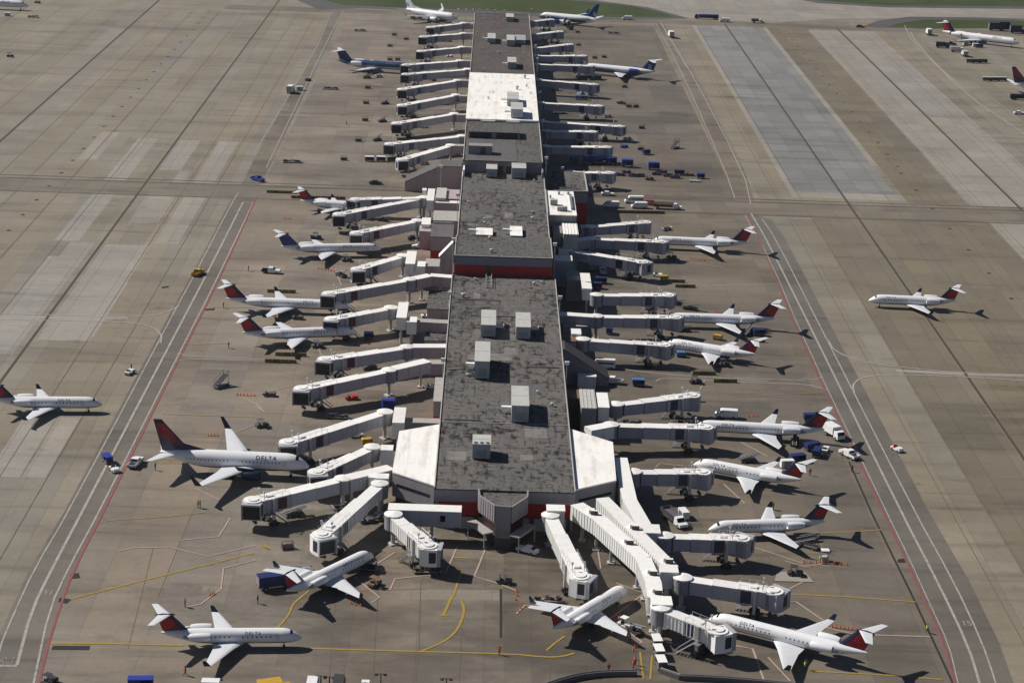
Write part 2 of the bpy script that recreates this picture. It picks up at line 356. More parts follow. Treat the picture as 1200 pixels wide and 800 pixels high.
def aircraft_proto(key, livery, label):
    s = SPEC[key]; L, D, zc = s['L'], s['D'], s['zc']; NX = L/2
    fl = {'delta':'delta','old':'delta','white':'white','blue':'blue','teal':'teal'}[livery]
    bn = 'fuselage_%s_%s' % (key, fl)
    if bn not in M: body_shader(bn, L, D, zc, fl, *s['win'], s['wzw'])
    root = thing('airliner', label, 'airplane')
    # scale nose stations so that the nose keeps its real length on long bodies
    nose = 24.6/L if D < 3 else 33.0/L
    st = [((t*nose if t <= .15 else t), r, dz) for t, r, dz in FUS]
    N = 24
    def ring(t, r, dz, k=1.0):
        return [(NX-t*L, math.cos(2*math.pi*i/N)*r*D*k, zc+dz*D+math.sin(2*math.pi*i/N)*r*D*k) for i in range(N)]
    f = MB(); f.rings([ring(*q) for q in st])
    fo = f.build('fuselage', bn, root, True)
    # belly fairing
    # windshield
    wmb = MB(); a0, a1 = 1, 11
    mid = lambda a, b, k: tuple(a[j]+(b[j]-a[j])*k for j in range(3))
    q0, q1 = mid(st[4], st[5], .25), mid(st[4], st[5], 1.0)
    r0, r1 = ring(*q0, 1.02), ring(*q1, 1.02)
    for i in range(3, 9): wmb.add([r0[i], r0[i+1], r1[i+1], r1[i]], [(0,1,2,3)])
    wmb.build('windshield', 'glass_dark', root)
    # wings
    wx = NX-s['wroot']*L; half = s['span']/2
    for sg in (1, -1):
        w_ = MB(); sw = s['sweep']; z0 = zc+s['wz']; dih = .05 if s['eng'] == 'rear' else .105
        kink = .36; ck = s['rc']*.60
        p0 = (wx, sg*D*.25, z0); p1 = (wx-sw*half*kink, sg*half*kink, z0+dih*half*kink)
        tipx = wx-sw*half; p2 = (tipx, sg*half, z0+dih*half)
        wing_mb(w_, [(p0, s['rc'], .13), (p1, ck+.25, .12), (p2, s['tc'], .10)])
        wo = w_.build('wing', 'wing_metal', root, True)
        for fxx in (.45, .68):
            fr = MB(); yy = sg*half*fxx; xx = wx-sw*half*fxx-(s['rc']*.62*(1-fxx)+s['tc']*fxx)*.62
            fr.lathe_x([(xx+.9,.03),(xx+.3,.17),(xx-.6,.16),(xx-1.5,.03)], yy, z0+dih*half*fxx-.2, 8)
            fr.build('flap_fairing', 'wing_metal', wo, True)
        if s['wl']:
            g = MB(); hh = s['wl']
            wing_mb(g, [((tipx, sg*half, z0+dih*half-.02), s['tc'], .09), ((tipx-hh*.75, sg*(half+hh*.28), z0+dih*half+hh), s['tc']*.5, .08)], (0,1,0))
            g.build('winglet', 'winglet_white' if livery in ('white',) else 'navy', wo, True)
    fb = MB(); fx0 = wx+.8; fx1 = wx-s['rc']-1.0
    fb.rings([[(x_, math.cos(2*math.pi*i/12)*D*.42*k, zc+s['wz']+.12+math.sin(2*math.pi*i/12)*D*.22*k) for i in range(12)] for x_, k in ((fx0,.1),(fx0-1,.8),(fx0-2.2,1),(fx1+1.6,1),(fx1+.4,.7),(fx1-.4,.1))])
    fb.build('wing_fairing', 'navy' if fl == 'delta' else 'wing_metal', root, True)
    # fin
    fr, rc, tc, fh, sw = s['fin']; z0 = zc+D*.36; fx = NX-fr*L
    fn = 'fin_%s_%s' % (key, livery)
    if fn not in M: fin_shader(fn, 'delta' if livery == 'delta' else livery, (fx, -sw), (rc, (tc-rc)/fh), z0, z0+fh)
    g = MB(); wing_mb(g, [((fx, 0, z0), rc, .11), ((fx-sw*fh, 0, z0+fh), tc, .11)], (0,1,0))
    if s['eng'] == 'wing':
        g.add([(fx+3.6,0,zc+D*.48),(fx-.6,.10,zc+D*.44),(fx-.6,-.10,zc+D*.44),(fx-1.45,0,z0+1.75),(fx-1.9,.12,z0+1.3),(fx-1.9,-.12,z0+1.3)], [(0,1,4,3),(0,3,5,2),(1,2,5,4)])
    fin = g.build('tail_fin', fn, root, True)
    if livery in ('white', 'blue', 'teal'):
        tm = text_mesh('a', 4.6)
        ys = {'white':'logo_blue','blue':'logo_dark','teal':'logo_pale'}[livery]
        for sg in (1, -1):
            t2 = tm.copy(); cx = sum(v.co.x for v in t2.vertices)/len(t2.vertices)
            for v in t2.vertices:
                u_, h_ = v.co.x-cx, v.co.y
                v.co = (fx-sw*fh*.5-rc*.42-sg*u_, sg*(rc*.0385+.09), z0+fh*.15+h_*.85)
            t2.materials.clear(); t2.materials.append(M[ys]); link('tail_emblem', t2, fin)
    # stabilisers
    if 'ttail' in s:
        sp, c0, c1 = s['ttail']; zt = z0+fh+.06; x0 = fx-sw*fh-.15
        for sg in (1, -1):
            g = MB(); wing_mb(g, [((x0, 0, zt), c0, .10), ((x0-sp*.5*.62, sg*sp/2, zt+.02), c1, .09)]); g.build('stabilizer', 'wing_metal', root, True)
        g = MB(); g.lathe_x([(x0+.7,.03),(x0+.2,.2),(x0-c0*.7,.24),(x0-c0-.5,.04)], 0, zt, 10); g.build('tail_bullet', 'navy' if livery in ('delta','old') else 'wing_metal', fin, True)
    else:
        sp, c0, c1 = s['ltail']; zt = zc+D*.2; x0 = NX-.875*L
        for sg in (1, -1):
            g = MB(); wing_mb(g, [((x0, sg*.5, zt), c0, .09), ((x0-sp*.5*.62, sg*sp/2, zt+.75), c1, .09)]); g.build('stabilizer', 'wing_metal', root, True)
    # engines
    em = {'delta':'white_nacelle','old':'white_nacelle','white':'white_nacelle','blue':'white_nacelle','teal':'blue_nacelle'}[livery]
    if key == 'narrowbody' and livery == 'delta': em = 'navy'
    for sg in (1, -1):
        x0 = NX-s['ex']*L+s['el']*.5; r = s['ed']/2; cy, cz = sg*s['ey'], zc+s['ez']; el = s['el']
        if s['eng'] == 'wing': x0 = wx+.9
        g = MB(); g.lathe_x([(x0-.45,r*.72),(x0-.02,r*.84),(x0+.02,r*.9),(x0-.25,r*.99),(x0-el*.3,r*1.04),(x0-el*.65,r*.98),(x0-el*.86,r*.76),(x0-el*.87,r*.55),(x0-el,r*.28)], cy, cz, 18)
        e = g.build('engine', em, root, True)
        g = MB(); g.lathe_x([(x0-.32,r*.02),(x0-.34,r*.74),(x0-.36,r*.74),(x0-.4,.02)], cy, cz, 16); g.build('fan', 'metal_dark', e)
        g = MB(); g.lathe_x([(x0-el*.85,r*.60),(x0-el*1.06,r*.36),(x0-el*1.14,r*.06)], cy, cz, 12); g.build('exhaust_cone', 'metal_gray', e, True)
        g = MB()
        if s['eng'] == 'rear': g.hexa([(x0-el*.25,sg*D*.3,cz-.2),(x0-el*.8,sg*D*.3,cz-.2),(x0-el*.8,cy-sg*r*.7,cz-.1),(x0-el*.25,cy-sg*r*.7,cz-.1),(x0-el*.25,sg*D*.3,cz+.25),(x0-el*.8,sg*D*.3,cz+.25),(x0-el*.8,cy-sg*r*.7,cz+.12),(x0-el*.25,cy-sg*r*.7,cz+.12)])
        else: g.hexa([(x0-.9,cy-.16,cz+r*.8),(x0-el*.95,cy-.16,cz+r*.5),(x0-el*.95,cy+.16,cz+r*.5),(x0-.9,cy+.16,cz+r*.8),(x0-1.4,cy-.14,cz+r+.35),(x0-el*1.2,cy-.14,cz+r+.75),(x0-el*1.2,cy+.14,cz+r+.75),(x0-1.4,cy+.14,cz+r+.35)])
        g.build('pylon', em, e)
    # gear
    g = MB(); nx = NX-3.2*(1 if D < 3 else 1.25); wr = .24 if D < 3 else .34
    g.tube((nx,0,wr),(nx,0,zc-D*.3),.1,n=6)
    for sg in (1,-1): g.tube((nx,sg*.12,wr),(nx,sg*.34,wr),wr,n=10,mi=1)
    g.build('nose_gear', ['metal_gray','tyre'], root)
    for sg in (1,-1):
        g = MB(); mx = wx-s['rc']*.72; my = sg*(1.6 if D < 3 else 2.8); wr = .40 if D < 3 else .55
        g.tube((mx,my,wr),(mx,my,zc+s['wz']),.13,n=6)
        for q in (-.38,.16): g.tube((mx,my+q,wr),(mx,my+q+.24,wr),wr,n=12,mi=1)
        g.build('main_gear', ['metal_gray','tyre'], root)
    # doors and titles
    rr = D/2
    for sg in (1, -1):
        th0, th1 = -.28, .50; x0 = NX-(3.9 if D < 3 else 4.6); g = MB()
        vv = []
        for q in (0, .9):
            for k in range(5):
                a = th0+(th1-th0)*k/4; vv.append((x0-q, sg*(rr+.012)*math.cos(a), zc+(rr+.012)*math.sin(a)))
        g.add(vv, [(k,k+1,k+6,k+5) for k in range(4)]); g.build('cabin_door', 'door_tint', root)
    if fl in ('delta',) and key != 'md88' or livery == 'blue' or key == 'md88':
        big = .82 if D < 3 else 1.3
        items = [('airTran' if livery == 'blue' else 'DELTA', big, .50, .0)]
        if livery != 'blue':
            items.append(('CONNECTION' if D < 3 else 'AIR LINES', big*.42, .52 if D < 3 else .38, 0))
        for sg in (1, -1):
            off = 0
            xs = NX-(.30*L if D < 3 else .27*L)
            for body, size, th, _ in items:
                tm = text_mesh(body, size); wid = max(v.co.x for v in tm.vertices)
                if body == 'CONNECTION': start = off+.35
                else: start = 0
                if body in ('DELTA','airTran'): off = wid
                for v in tm.vertices:
                    u_ = v.co.x+start; a = th+v.co.y/rr
                    tot = 0 if sg < 0 else 0
                    xx = (xs-2.6+u_) if sg < 0 else (xs+2.6-u_)
                    v.co = (xx, sg*(rr+.025)*math.cos(a), zc+(rr+.025)*math.sin(a))
                tm.materials.clear(); tm.materials.append(M['navy' if livery != 'blue' else 'line_white']); link('lettering', tm, root)
    return root
mat('wing_metal', (.60,.62,.65), .42, .0, var=.06, dirt=.08)
mat('winglet_white', (.74,.75,.77), .4)
mat('white_nacelle', (.74,.75,.77), .38, var=.05)
mat('blue_nacelle', (.012,.05,.22), .35)
mat('door_tint', (.60,.62,.65), .4)
mat('logo_blue', (.015,.08,.2), .4); mat('logo_dark', (.006,.014,.05), .4); mat('logo_pale', (.55,.64,.72), .4)
PROTO = {}
HOLD = 'unplaced'
def plane(key, livery, nose, tail, label, anchor='tail', group=None):
    """nose and tail: where the fuselage's front tip and rear tip stand in plan"""
    s = SPEC[key]; d = (nose-tail); a = math.atan2(d.y, d.x); dv = Vector((math.cos(a), math.sin(a), 0))
    c = tail+dv*(s['L']/2) if anchor == 'tail' else (nose-dv*(s['L']/2) if anchor == 'nose' else (nose+tail)/2)
    c.z = 0
    g = group or ('regional jets around the concourse' if key.startswith('crj') else 'larger airliners around the concourse')
    if (key, livery) not in PROTO:
        r = aircraft_proto(key, livery, label); PROTO[(key, livery)] = r; r.location = c; r.rotation_euler.z = a; r['group'] = g; return r
    return dup(PROTO[(key, livery)], c, a, label, g)
# ------------------------------------------------------------------ jet bridges
def shear_box(mb, x0, x1, hw, zt, h, mi=0, top=None, over=0.0):
    a, b = zt(x0), zt(x1)
    return mb.hexa([(x0,-hw,a-h),(x1,-hw,b-h),(x1,hw,b-h),(x0,hw,a-h),(x0,-hw,a),(x1,-hw,b),(x1,hw,b),(x0,hw,a)], mi, top)
def jet_bridge(rot, cab, label, group, style='white', panel='navy_panel', zr=6.3, zc=5.4, turn=.95, ribs=False, stairs=1, detail=True):
    d = cab-rot; L = math.hypot(d.x, d.y); a = math.atan2(d.y, d.x)
    t = thing('jet_bridge', label, 'jet bridge', (rot.x, rot.y, 0), a, group)
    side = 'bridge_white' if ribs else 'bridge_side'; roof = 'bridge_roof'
    zt = lambda x: zr+(zc-zr)*x/L
    # rotunda
    N = 12
    g = MB(); ring = lambda r, z: [(math.cos(2*math.pi*i/N)*r, math.sin(2*math.pi*i/N)*r, z) for i in range(N)]
    g.rings([ring(1.75, zr-3.05), ring(1.75, zr-.15)]); ro = g.build('rotunda', 'rotunda_side', t, True)
    g = MB(); g.rings([ring(1.85, zr-.15), ring(1.88, zr+.10), ring(1.1, zr+.26), ring(.2, zr+.42)]); g.build('rotunda_roof', roof, ro)
    g = MB(); g.tube((0,0,.25),(0,0,zr-3.0),.42,n=10); g.box(-.9,.9,-.9,.9,0,.3); g.build('support_column', 'column_gray', t)
    ns = 3 if L > 17 else 2
    cuts = [1.5+(L-4.0-1.5)*k/ns for k in range(ns+1)]
    for k in range(ns):
        hw = 1.25+.17*k; h = 2.62+.18*k; ex = .14*k
        zz = lambda x, e=ex: zt(x)+e-.15
        x0 = cuts[k]-(.6 if k else 0); x1 = cuts[k+1]
        g = MB(); shear_box(g, x0, x1, hw, zz, h, 0, 1)
        # roof edge overhang, end frames and side seams
        shear_box(g, x0+.02, x1-.02, hw+.07, lambda x: zz(x)+.035, .13, 1)
        for xx in (x0, x1-.16): shear_box(g, xx, xx+.2, hw+.10, lambda x: zz(x)+.06, h+.10, 1 if ribs else 0, 1)
        step = .75 if ribs else 1.55
        q = x0+step
        while q < x1-.4:
            for sg in (1,-1):
                y0 = sg*hw; y1 = sg*(hw+(.07 if ribs else .035)); b0 = zz(q)
                g.box(q, q+(.22 if ribs else .09), min(y0,y1), max(y0,y1), b0-h+.1, b0-.12, 0)
            q += step
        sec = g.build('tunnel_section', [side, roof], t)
        if k == ns-1:
            pw = 2.0; xm = x0+(x1-x0)*.30
            for sg in (1,-1):
                g = MB(); yy = sg*(hw+.06); zb = zz(xm)
                g.box(xm-pw/2, xm+pw/2, min(sg*hw,yy), max(sg*hw,yy), zb-h+.30, zb-.28)
                g.build('side_panel', panel, sec)
            # roof rail
            if detail:
                g = MB()
                for sg in (1,-1):
                    yy = sg*(hw-.12); q = x0+.4; last = None
                    while q < x1+1.2:
                        z_ = zz(q); g.tube((q,yy,z_),(q,yy,z_+.85),.035,n=4)
                        if last: g.tube((last,yy,zz(last)+.85),(q,yy,z_+.85),.03,n=4)
                        last = q; q += 1.6
                g.build('roof_railing', 'silver', sec)
            # drive column and bogie
            xb = x0+(x1-x0)*.62; zb = zz(xb)-h
            for sg in (1,-1):
                g = MB(); g.box(xb-.28, xb+.28, sg*(hw+.28)-.2, sg*(hw+.28)+.2, .9, zz(xb)+.1); g.build('lift_column', 'column_gray', t)
            g = MB(); g.box(xb-.35, xb+.35, -hw-.9, hw+.9, .65, 1.15); g.box(xb-.8, xb+.8, -.5, .5, .5, .9)
            for sg in (1,-1):
                g.box(xb-.5, xb+.5, sg*(hw+.28)-.3, sg*(hw+.28)+.3, .5, 1.4)
                for e in (-.55, .55): g.tube((xb+e, sg*(hw+.05), .5), (xb+e, sg*(hw+.5), .5), .5, n=10, mi=1)
            g.build('wheel_bogie', ['metal_dark','tyre'], t)
            # under-slung machinery
            MB().box(xb-2.6, xb-1.0, -.7, .7, zb-.55, zb-.02).build('machinery_box', 'metal_gray', t); MB().box(xb+.7, xb+2.0, -.5, .5, zb-.45, zb-.02).build('machinery_box', 'metal_gray', t)
    hw = 1.25+.17*(ns-1); xc = L-2.7; ze = zc+.12
    # cab: rounded, roof disc, dark opening and bellows; turned towards the aircraft
    cs = math.cos(turn); sn = math.sin(turn)
    rt_ = lambda x, y: (xc+x*cs-y*sn, x*sn+y*cs)
    poly = [(-1.5,-1.85),(.2,-2.15),(1.9,-1.9),(1.9,1.9),(.2,2.15),(-1.5,1.85)]
    g = MB(); g.prism([rt_(*p) for p in poly], ze-3.5, ze); cabo = g.build('cab', side, t)
    g = MB(); pr = [(math.cos(2*math.pi*i/14)*1.95-.2, math.sin(2*math.pi*i/14)*1.95) for i in range(14)]
    g.prism([rt_(*p) for p in pr], ze, ze+.22); g.prism([rt_(p[0]*.6,p[1]*.6) for p in pr], ze+.22, ze+.42); g.build('cab_roof', roof, cabo)
    g = MB(); g.prism([rt_(*p) for p in ((1.9,-1.9),(2.7,-1.95),(2.7,1.95),(1.9,1.9))], ze-.25, ze+.12); 
    for s_ in (1,-1): g.prism([rt_(*p) for p in ((1.9,s_*1.9),(2.6,s_*1.98),(2.6,s_*1.8),(1.9,s_*1.72))], ze-3.4, ze-.25)
    g.build('canopy', 'canopy_gray', cabo)
    g = MB(); g.prism([rt_(*p) for p in ((1.904,-1.7),(1.96,-1.7),(1.96,1.7),(1.904,1.7))], ze-3.3, ze-.35)
    for s_ in (1,-1): g.prism([rt_(*p) for p in ((.35,s_*2.16),(1.7,s_*1.97),(1.7,s_*1.91),(.35,s_*2.10))], ze-2.7, ze-.5)
    g.build('cab_opening', 'cab_dark', cabo)
    for s_ in (1.15,-1.15):
        px_, py_ = xc-2.0, s_*1.0; g = MB()
        g.tube((px_,py_,ze),(px_,py_,ze+1.9),.09,n=5); g.box(px_-.2,px_+.2,py_-.2,py_+.2,ze+1.7,ze+2.05)
        g.build('light_mast', 'silver', t)
    g = MB(); g.box(xc-4.4,xc-3.0,-.6,.6,ze-.05,ze+.6); g.build('roof_unit', 'bridge_roof', t)
    # service stair
    if stairs:
        sg = stairs; g = MB(); x0 = xc-2.6; yy = sg*(hw+.2); zf = ze-2.6
        g.box(x0-1.1, x0+.3, min(yy,yy+sg*1.1), max(yy,yy+sg*1.1), zf-.1, zf)
        nst = 9
        for k in range(nst):
            xs = x0-1.1-k*.36; z_ = zf-(k+1)*zf/(nst+1); g.box(xs-.36, xs, min(yy+sg*.1,yy+sg*1.0), max(yy+sg*.1,yy+sg*1.0), z_-.06, z_)
        xe = x0-1.1-nst*.36
        for q in (.1, 1.0):
            g.tube((x0-1.1, yy+sg*q, zf+.9), (xe, yy+sg*q, .9), .04, n=4); g.tube((xe, yy+sg*q, 0), (xe, yy+sg*q, .9), .04, n=4)
            g.tube((x0-1.1, yy+sg*q, zf-.1), (xe, yy+sg*q, 0), .07, n=4); g.tube((x0+.3, yy+sg*q, zf), (x0+.3, yy+sg*q, zf+.9), .04, n=4)
        g.tube((x0+.3, yy+sg*1.0, zf+.9), (x0-1.1, yy+sg*1.0, zf+.9), .04, n=4)
        g.build('service_stairs', 'metal_gray', t)
    # cable hoist drum under the tunnel
    g = MB(); g.tube((xc-.4, -.6, .95), (xc-.4, .6, .95), .35, n=8); g.tube((xc-.4,0,1.2),(xc-.4,0,ze-3.5),.05,n=4); g.build('cable_hoist', 'metal_dark', t)
    return t
mat('rotunda_side', (.26,.26,.29), .6, dirt=.2); mat('column_gray', (.42,.42,.42), .55, dirt=.2); mat('canopy_gray', (.34,.35,.38), .7)
def walkway(pts, label, width=2.9, h=2.9, ribs=True, side='bridge_white', roof='bridge_roof', supports=None, units=(), pane=False):
    """pts: world points of the roof's centre line (z = roof height)"""
    c = Vector((pts[0].x, pts[0].y, 0)); t = thing('fixed_walkway', label, 'walkway', c, 0, 'walkways from the concourse to the jet bridges')
    for k in range(len(pts)-1):
        a, b = pts[k]-c, pts[k+1]-c; d = Vector((b.x-a.x, b.y-a.y, 0)); L = d.length; d.normalize(); n = Vector((-d.y, d.x, 0)); hw = width/2-.02*k
        a = a-d*(.05 if k else 0); q = [a-n*hw, b-n*hw, b+n*hw, a+n*hw]
        g = MB(); g.hexa([(p.x,p.y,p.z-h) for p in q]+[(p.x,p.y,p.z) for p in q], 0, 1)
        q2 = [a-n*(hw+.08), b-n*(hw+.08), b+n*(hw+.08), a+n*(hw+.08)]
        g.hexa([(p.x,p.y,p.z-.14) for p in q2]+[(p.x,p.y,p.z+.03+.01*k) for p in q2], 1)
        stp = 1.0 if ribs else 3.4; x = stp
        while x < L-.3:
            m_ = a+(b-a)*(x/L)
            for sg in (1,-1):
                p = m_+n*(sg*(hw+.045)); e = d*.11; o = n*.05
                qq = [p-e-o, p+e-o, p+e+o, p-e+o]
                g.hexa([(z.x,z.y,z.z-h+.08) for z in qq]+[(z.x,z.y,z.z-.16) for z in qq], 0)
            x += stp
        seg = g.build('corridor', [side, roof], t)
        if pane:
            g = MB(); m_ = a+(b-a)*.75
            for sg in (1,-1):
                p = m_+n*(sg*(hw+.05)); e = d*.5; o = n*.06; qq = [p-e-o, p+e-o, p+e+o, p-e+o]
                g.hexa([(z.x,z.y,z.z-2.2) for z in qq]+[(z.x,z.y,z.z-.9) for z in qq], 0)
            g.build('window', 'glass_dark', seg)
        for fr in (supports if supports is not None else (.25,.85)):
            m_ = a+(b-a)*fr; g = MB(); g.tube((m_.x,m_.y,0),(m_.x,m_.y,m_.z-h),.32,n=8); g.box(m_.x-.7,m_.x+.7,m_.y-.7,m_.y+.7,0,.35); g.build('support_column', 'column_gray', t)
        for fr in units:
            m_ = a+(b-a)*fr; g = MB(); p = m_+n*(hw*.15)
            g.box(p.x-.7,p.x+.5,p.y-.6,p.y+.6,p.z+.02,p.z+.75,0); g.box(p.x-.3,p.x+1.1,p.y-1.3,p.y-.6,p.z+.02,p.z+.9,1,2)
            g.build('air_unit', ['bridge_roof','metal_dark','bridge_roof'], t)
    return t
# ------------------------------------------------------------------ vehicles and gear (length along +x, origin on the ground)
def wheel(t, x, y, r=.33, w=.24, hub=True):
    g = MB(); g.tube((x,y-w/2,r),(x,y+w/2,r),r,n=12); o = g.build('wheel', 'tyre', t)
    if hub:
        s = 1 if y > 0 else -1; g = MB(); g.tube((x,y+s*(w/2-.01),r),(x,y+s*(w/2+.02),r),r*.55,n=8); g.build('hub', 'metal_gray', o)
def profile_body(mb, pts, hw, taper=.0, zmid=1.0, mi=0):
    """side outline (x,z) with half width; narrower above zmid"""
    a = [(p[0], -(hw-(taper if p[1] > zmid else 0)), p[1]) for p in pts]; b = [(p[0], -p_[1], p[1]) for p, p_ in zip(pts, a)]
    n = len(pts); mb.add(a+b, [tuple(range(n-1,-1,-1)), tuple(range(n,2*n))]+[(i,(i+1)%n,n+(i+1)%n,n+i) for i in range(n)], mi)
def lamps(t, xf, xb, hw, z):
    for s in (1,-1):
        g = MB(); g.box(xf-.03,xf+.03,s*hw-.16,s*hw+.16,z-.09,z+.09); g.build('headlight', 'silver', t)
        g = MB(); g.box(xb-.03,xb+.03,s*hw-.12,s*hw+.12,z-.1,z+.1); g.build('tail_light', 'red_paint', t)
def mk_pickup(body='white_paint', bed='metal_dark', hood=None):
    t = thing('pickup_truck', '', 'pickup truck')
    g = MB(); profile_body(g, [(2.7,.45),(2.75,.95),(2.6,1.1),(1.25,1.18),(.55,1.78),(-.75,1.80),(-.85,1.15),(-.85,.42)], .95, .14, 1.2); g.build('cab', hood or body, t)
    g = MB(); g.box(-2.75,-.87,-.95,-.87,.5,1.15); g.box(-2.75,-.87,.87,.95,.5,1.15); g.box(-2.75,-2.67,-.87,.87,.5,1.15); g.box(-2.75,-.87,-.87,.87,.42,.66,1); g.build('cargo_bed', [body,bed], t)
    g = MB(); g.add([(1.2,-.74,1.22),(1.2,.74,1.22),(.62,.70,1.73),(.62,-.70,1.73)], [(0,1,2,3)]); g.add([(-.865,-.7,1.22),(-.865,.7,1.22),(-.775,.68,1.7),(-.775,-.68,1.7)],[(3,2,1,0)]); g.build('windscreen', 'glass_dark', t)
    for s in (1,-1):
        g = MB(); y0 = s*.815; g.box(-.7,.52,min(y0,y0+s*.012),max(y0,y0+s*.012),1.26,1.66); g.build('side_window', 'glass_dark', t)
        for x in (1.75,-1.75): wheel(t, x, s*.84, .38, .26)
    lamps(t, 2.76, -2.76, .7, .85); return t
def mk_van(body='white_paint', L=5.4, H=2.1, glaz=False):
    t = thing('van', '', 'van'); h = L/2
    g = MB(); profile_body(g, [(h,.4),(h+.03,.95),(h-.35,1.15),(h-1.25,1.95),(h-1.6,H),(-h+.1,H),(-h,H-.2),(-h,.4)], .98, .10, 1.3); g.build('body', body, t)
    g = MB(); g.add([(h-.40,-.80,1.21),(h-.40,.80,1.21),(h-1.2,.76,1.92),(h-1.2,-.76,1.92)],[(0,1,2,3)]); 
    v0 = Vector((.6,0,.68)).normalized()*.02
    g.v = [(p[0]+v0.x,p[1],p[2]+v0.z) for p in g.v]; g.build('windscreen', 'glass_dark', t)
    for s in (1,-1):
        y0 = s*.93; g = MB(); g.box(h-1.95,h-1.15,min(y0-s*.05,y0+s*.01),max(y0-s*.05,y0+s*.01),1.3,1.75); g.build('side_window', 'glass_dark', t)
        if glaz:
            g = MB(); g.box(-h+.3,h-2.15,min(y0-s*.05,y0+s*.01),max(y0-s*.05,y0+s*.01),1.35,1.8); g.build('side_window', 'glass_dark', t)
        for x in (h-1.05,-h+1.1): wheel(t, x, s*.88, .36, .26)
    lamps(t, h+.03, -h, .72, .9); return t
def mk_car(body='white_paint'):
    t = thing('car', '', 'car')
    g = MB(); profile_body(g, [(2.2,.35),(2.25,.7),(2.1,.85),(1.0,.95),(.35,1.45),(-1.0,1.45),(-1.7,1.0),(-2.2,.95),(-2.25,.4)], .88, .14, .97); g.build('body', body, t)
    g = MB(); g.add([(.97,-.72,.99),(.97,.72,.99),(.42,.68,1.44),(.42,-.68,1.44)],[(0,1,2,3)]); g.add([(-1.68,-.7,1.03),(-1.68,.7,1.03),(-1.06,.68,1.45),(-1.06,-.68,1.45)],[(3,2,1,0)]); g.v=[(p[0],p[1],p[2]+.015) for p in g.v]; g.build('windscreen', 'glass_dark', t)
    for s in (1,-1):
        y0 = s*.745; g = MB(); g.box(-1.0,.35,min(y0,y0+s*.012),max(y0,y0+s*.012),1.02,1.36); g.build('side_window', 'glass_dark', t)
        for x in (1.35,-1.35): wheel(t, x, s*.8, .32, .22)
    lamps(t, 2.25, -2.25, .62, .7); return t
def mk_tug(body='white_paint', seat='metal_dark', canopy=False, driver=False):
    t = thing('baggage_tractor', '', 'baggage tractor')
    g = MB(); profile_body(g, [(1.5,.3),(1.5,.8),(1.3,.98),(.15,1.02),(.0,.6),(-.75,.6),(-.8,.85),(-1.5,.85),(-1.5,.3)], .68); g.build('body', body, t)
    g = MB(); g.box(-.75,-.3,-.45,.45,.6,.85); g.box(-.85,-.7,-.45,.45,.85,1.3); g.build('seat', seat, t)
    g = MB(); g.tube((.1,0,.95),(-.15,0,1.2),.04,n=5); g.tube((-.15,-.18,1.2),(-.15,.18,1.2),.04,n=5); g.build('steering_wheel', 'metal_dark', t)
    if canopy:
        g = MB(); g.box(-1.0,.3,-.66,.66,1.95,2.03)
        for x in (-.95,.25):
            for y in (-.6,.6): g.tube((x,y,.8),(x,y,1.95),.035,n=4)
        g.build('canopy', body, t)
    for x in (.95,-.95):
        for s in (1,-1): wheel(t, x, s*.66, .32, .24)
    g = MB(); g.box(-1.72,-1.5,-.12,.12,.35,.5); g.build('tow_hitch', 'metal_dark', t)
    return t
def mk_cart(cover='blue_paint', side=None, L=3.0):
    t = thing('baggage_cart', '', 'baggage cart'); h = L/2
    g = MB(); g.box(-h,h,-.75,.75,.42,.56); g.tube((h,0,.45),(h+1.0,0,.35),.04,n=5); g.build('chassis', 'metal_gray', t)
    g = MB(); g.box(-h,-h+.06,-.75,.75,.56,1.75); g.box(h-.06,h,-.75,.75,.56,1.75); g.box(-h+.06,h-.06,-.03,.03,.56,1.7); g.build('end_panel', side or cover, t)
    g = MB(); profile_body(g, [(h+.06,1.75),(h+.02,1.86),(-h-.02,1.86),(-h-.06,1.75)], .82); g.build('roof', cover, t)
    for s in (1,-1):
        g = MB(); y0 = s*.72; g.box(-h+.06,-.05,min(y0,y0+s*.03),max(y0,y0+s*.03),.75,1.75)
        g.build('curtain', side or cover, t)
    g = MB()
    for k, x in enumerate((.35,.85,1.2)):
        for s in (1,-1): g.box(x-.2,x+.2,s*.4-.22,s*.4+.22,.56,.95+.2*((k+(s>0))%2))
    g.build('luggage', 'luggage', t)
    for x in (h-.45,-h+.45):
        for s in (1,-1): wheel(t, x, s*.68, .22, .14, False)
    return t
def mk_dolly(load=True, L=3.4, c='metal_gray', bags=9):
    t = thing('flat_dolly', '', 'baggage dolly'); h = L/2
    g = MB(); g.box(-h,h,-.78,.78,.38,.5); g.tube((h,0,.42),(h+1.1,0,.3),.045,n=5)
    for x in (-h+.03,h-.03):
        for s in (1,-1): g.tube((x,s*.74,.5),(x,s*.74,1.05),.03,n=4)
        g.tube((x,-.74,1.05),(x,.74,1.05),.03,n=4)
    g.build('deck', c, t)
    for x in (h-.4,-h+.4):
        for s in (1,-1): wheel(t, x, s*.68, .2, .14, False)
    if load:
        rnd = random.Random(int(L*10)); g = MB()
        for k in range(bags):
            x = rnd.uniform(-h+.4,h-.4); y = rnd.uniform(-.4,.4); z = .5+.3*(k%2); g.box(x-.38,x+.38,y-.24,y+.24,z,z+rnd.uniform(.28,.4),k%3)
        g.build('luggage', ['luggage','cloth_dark','brown'], t)
    return t
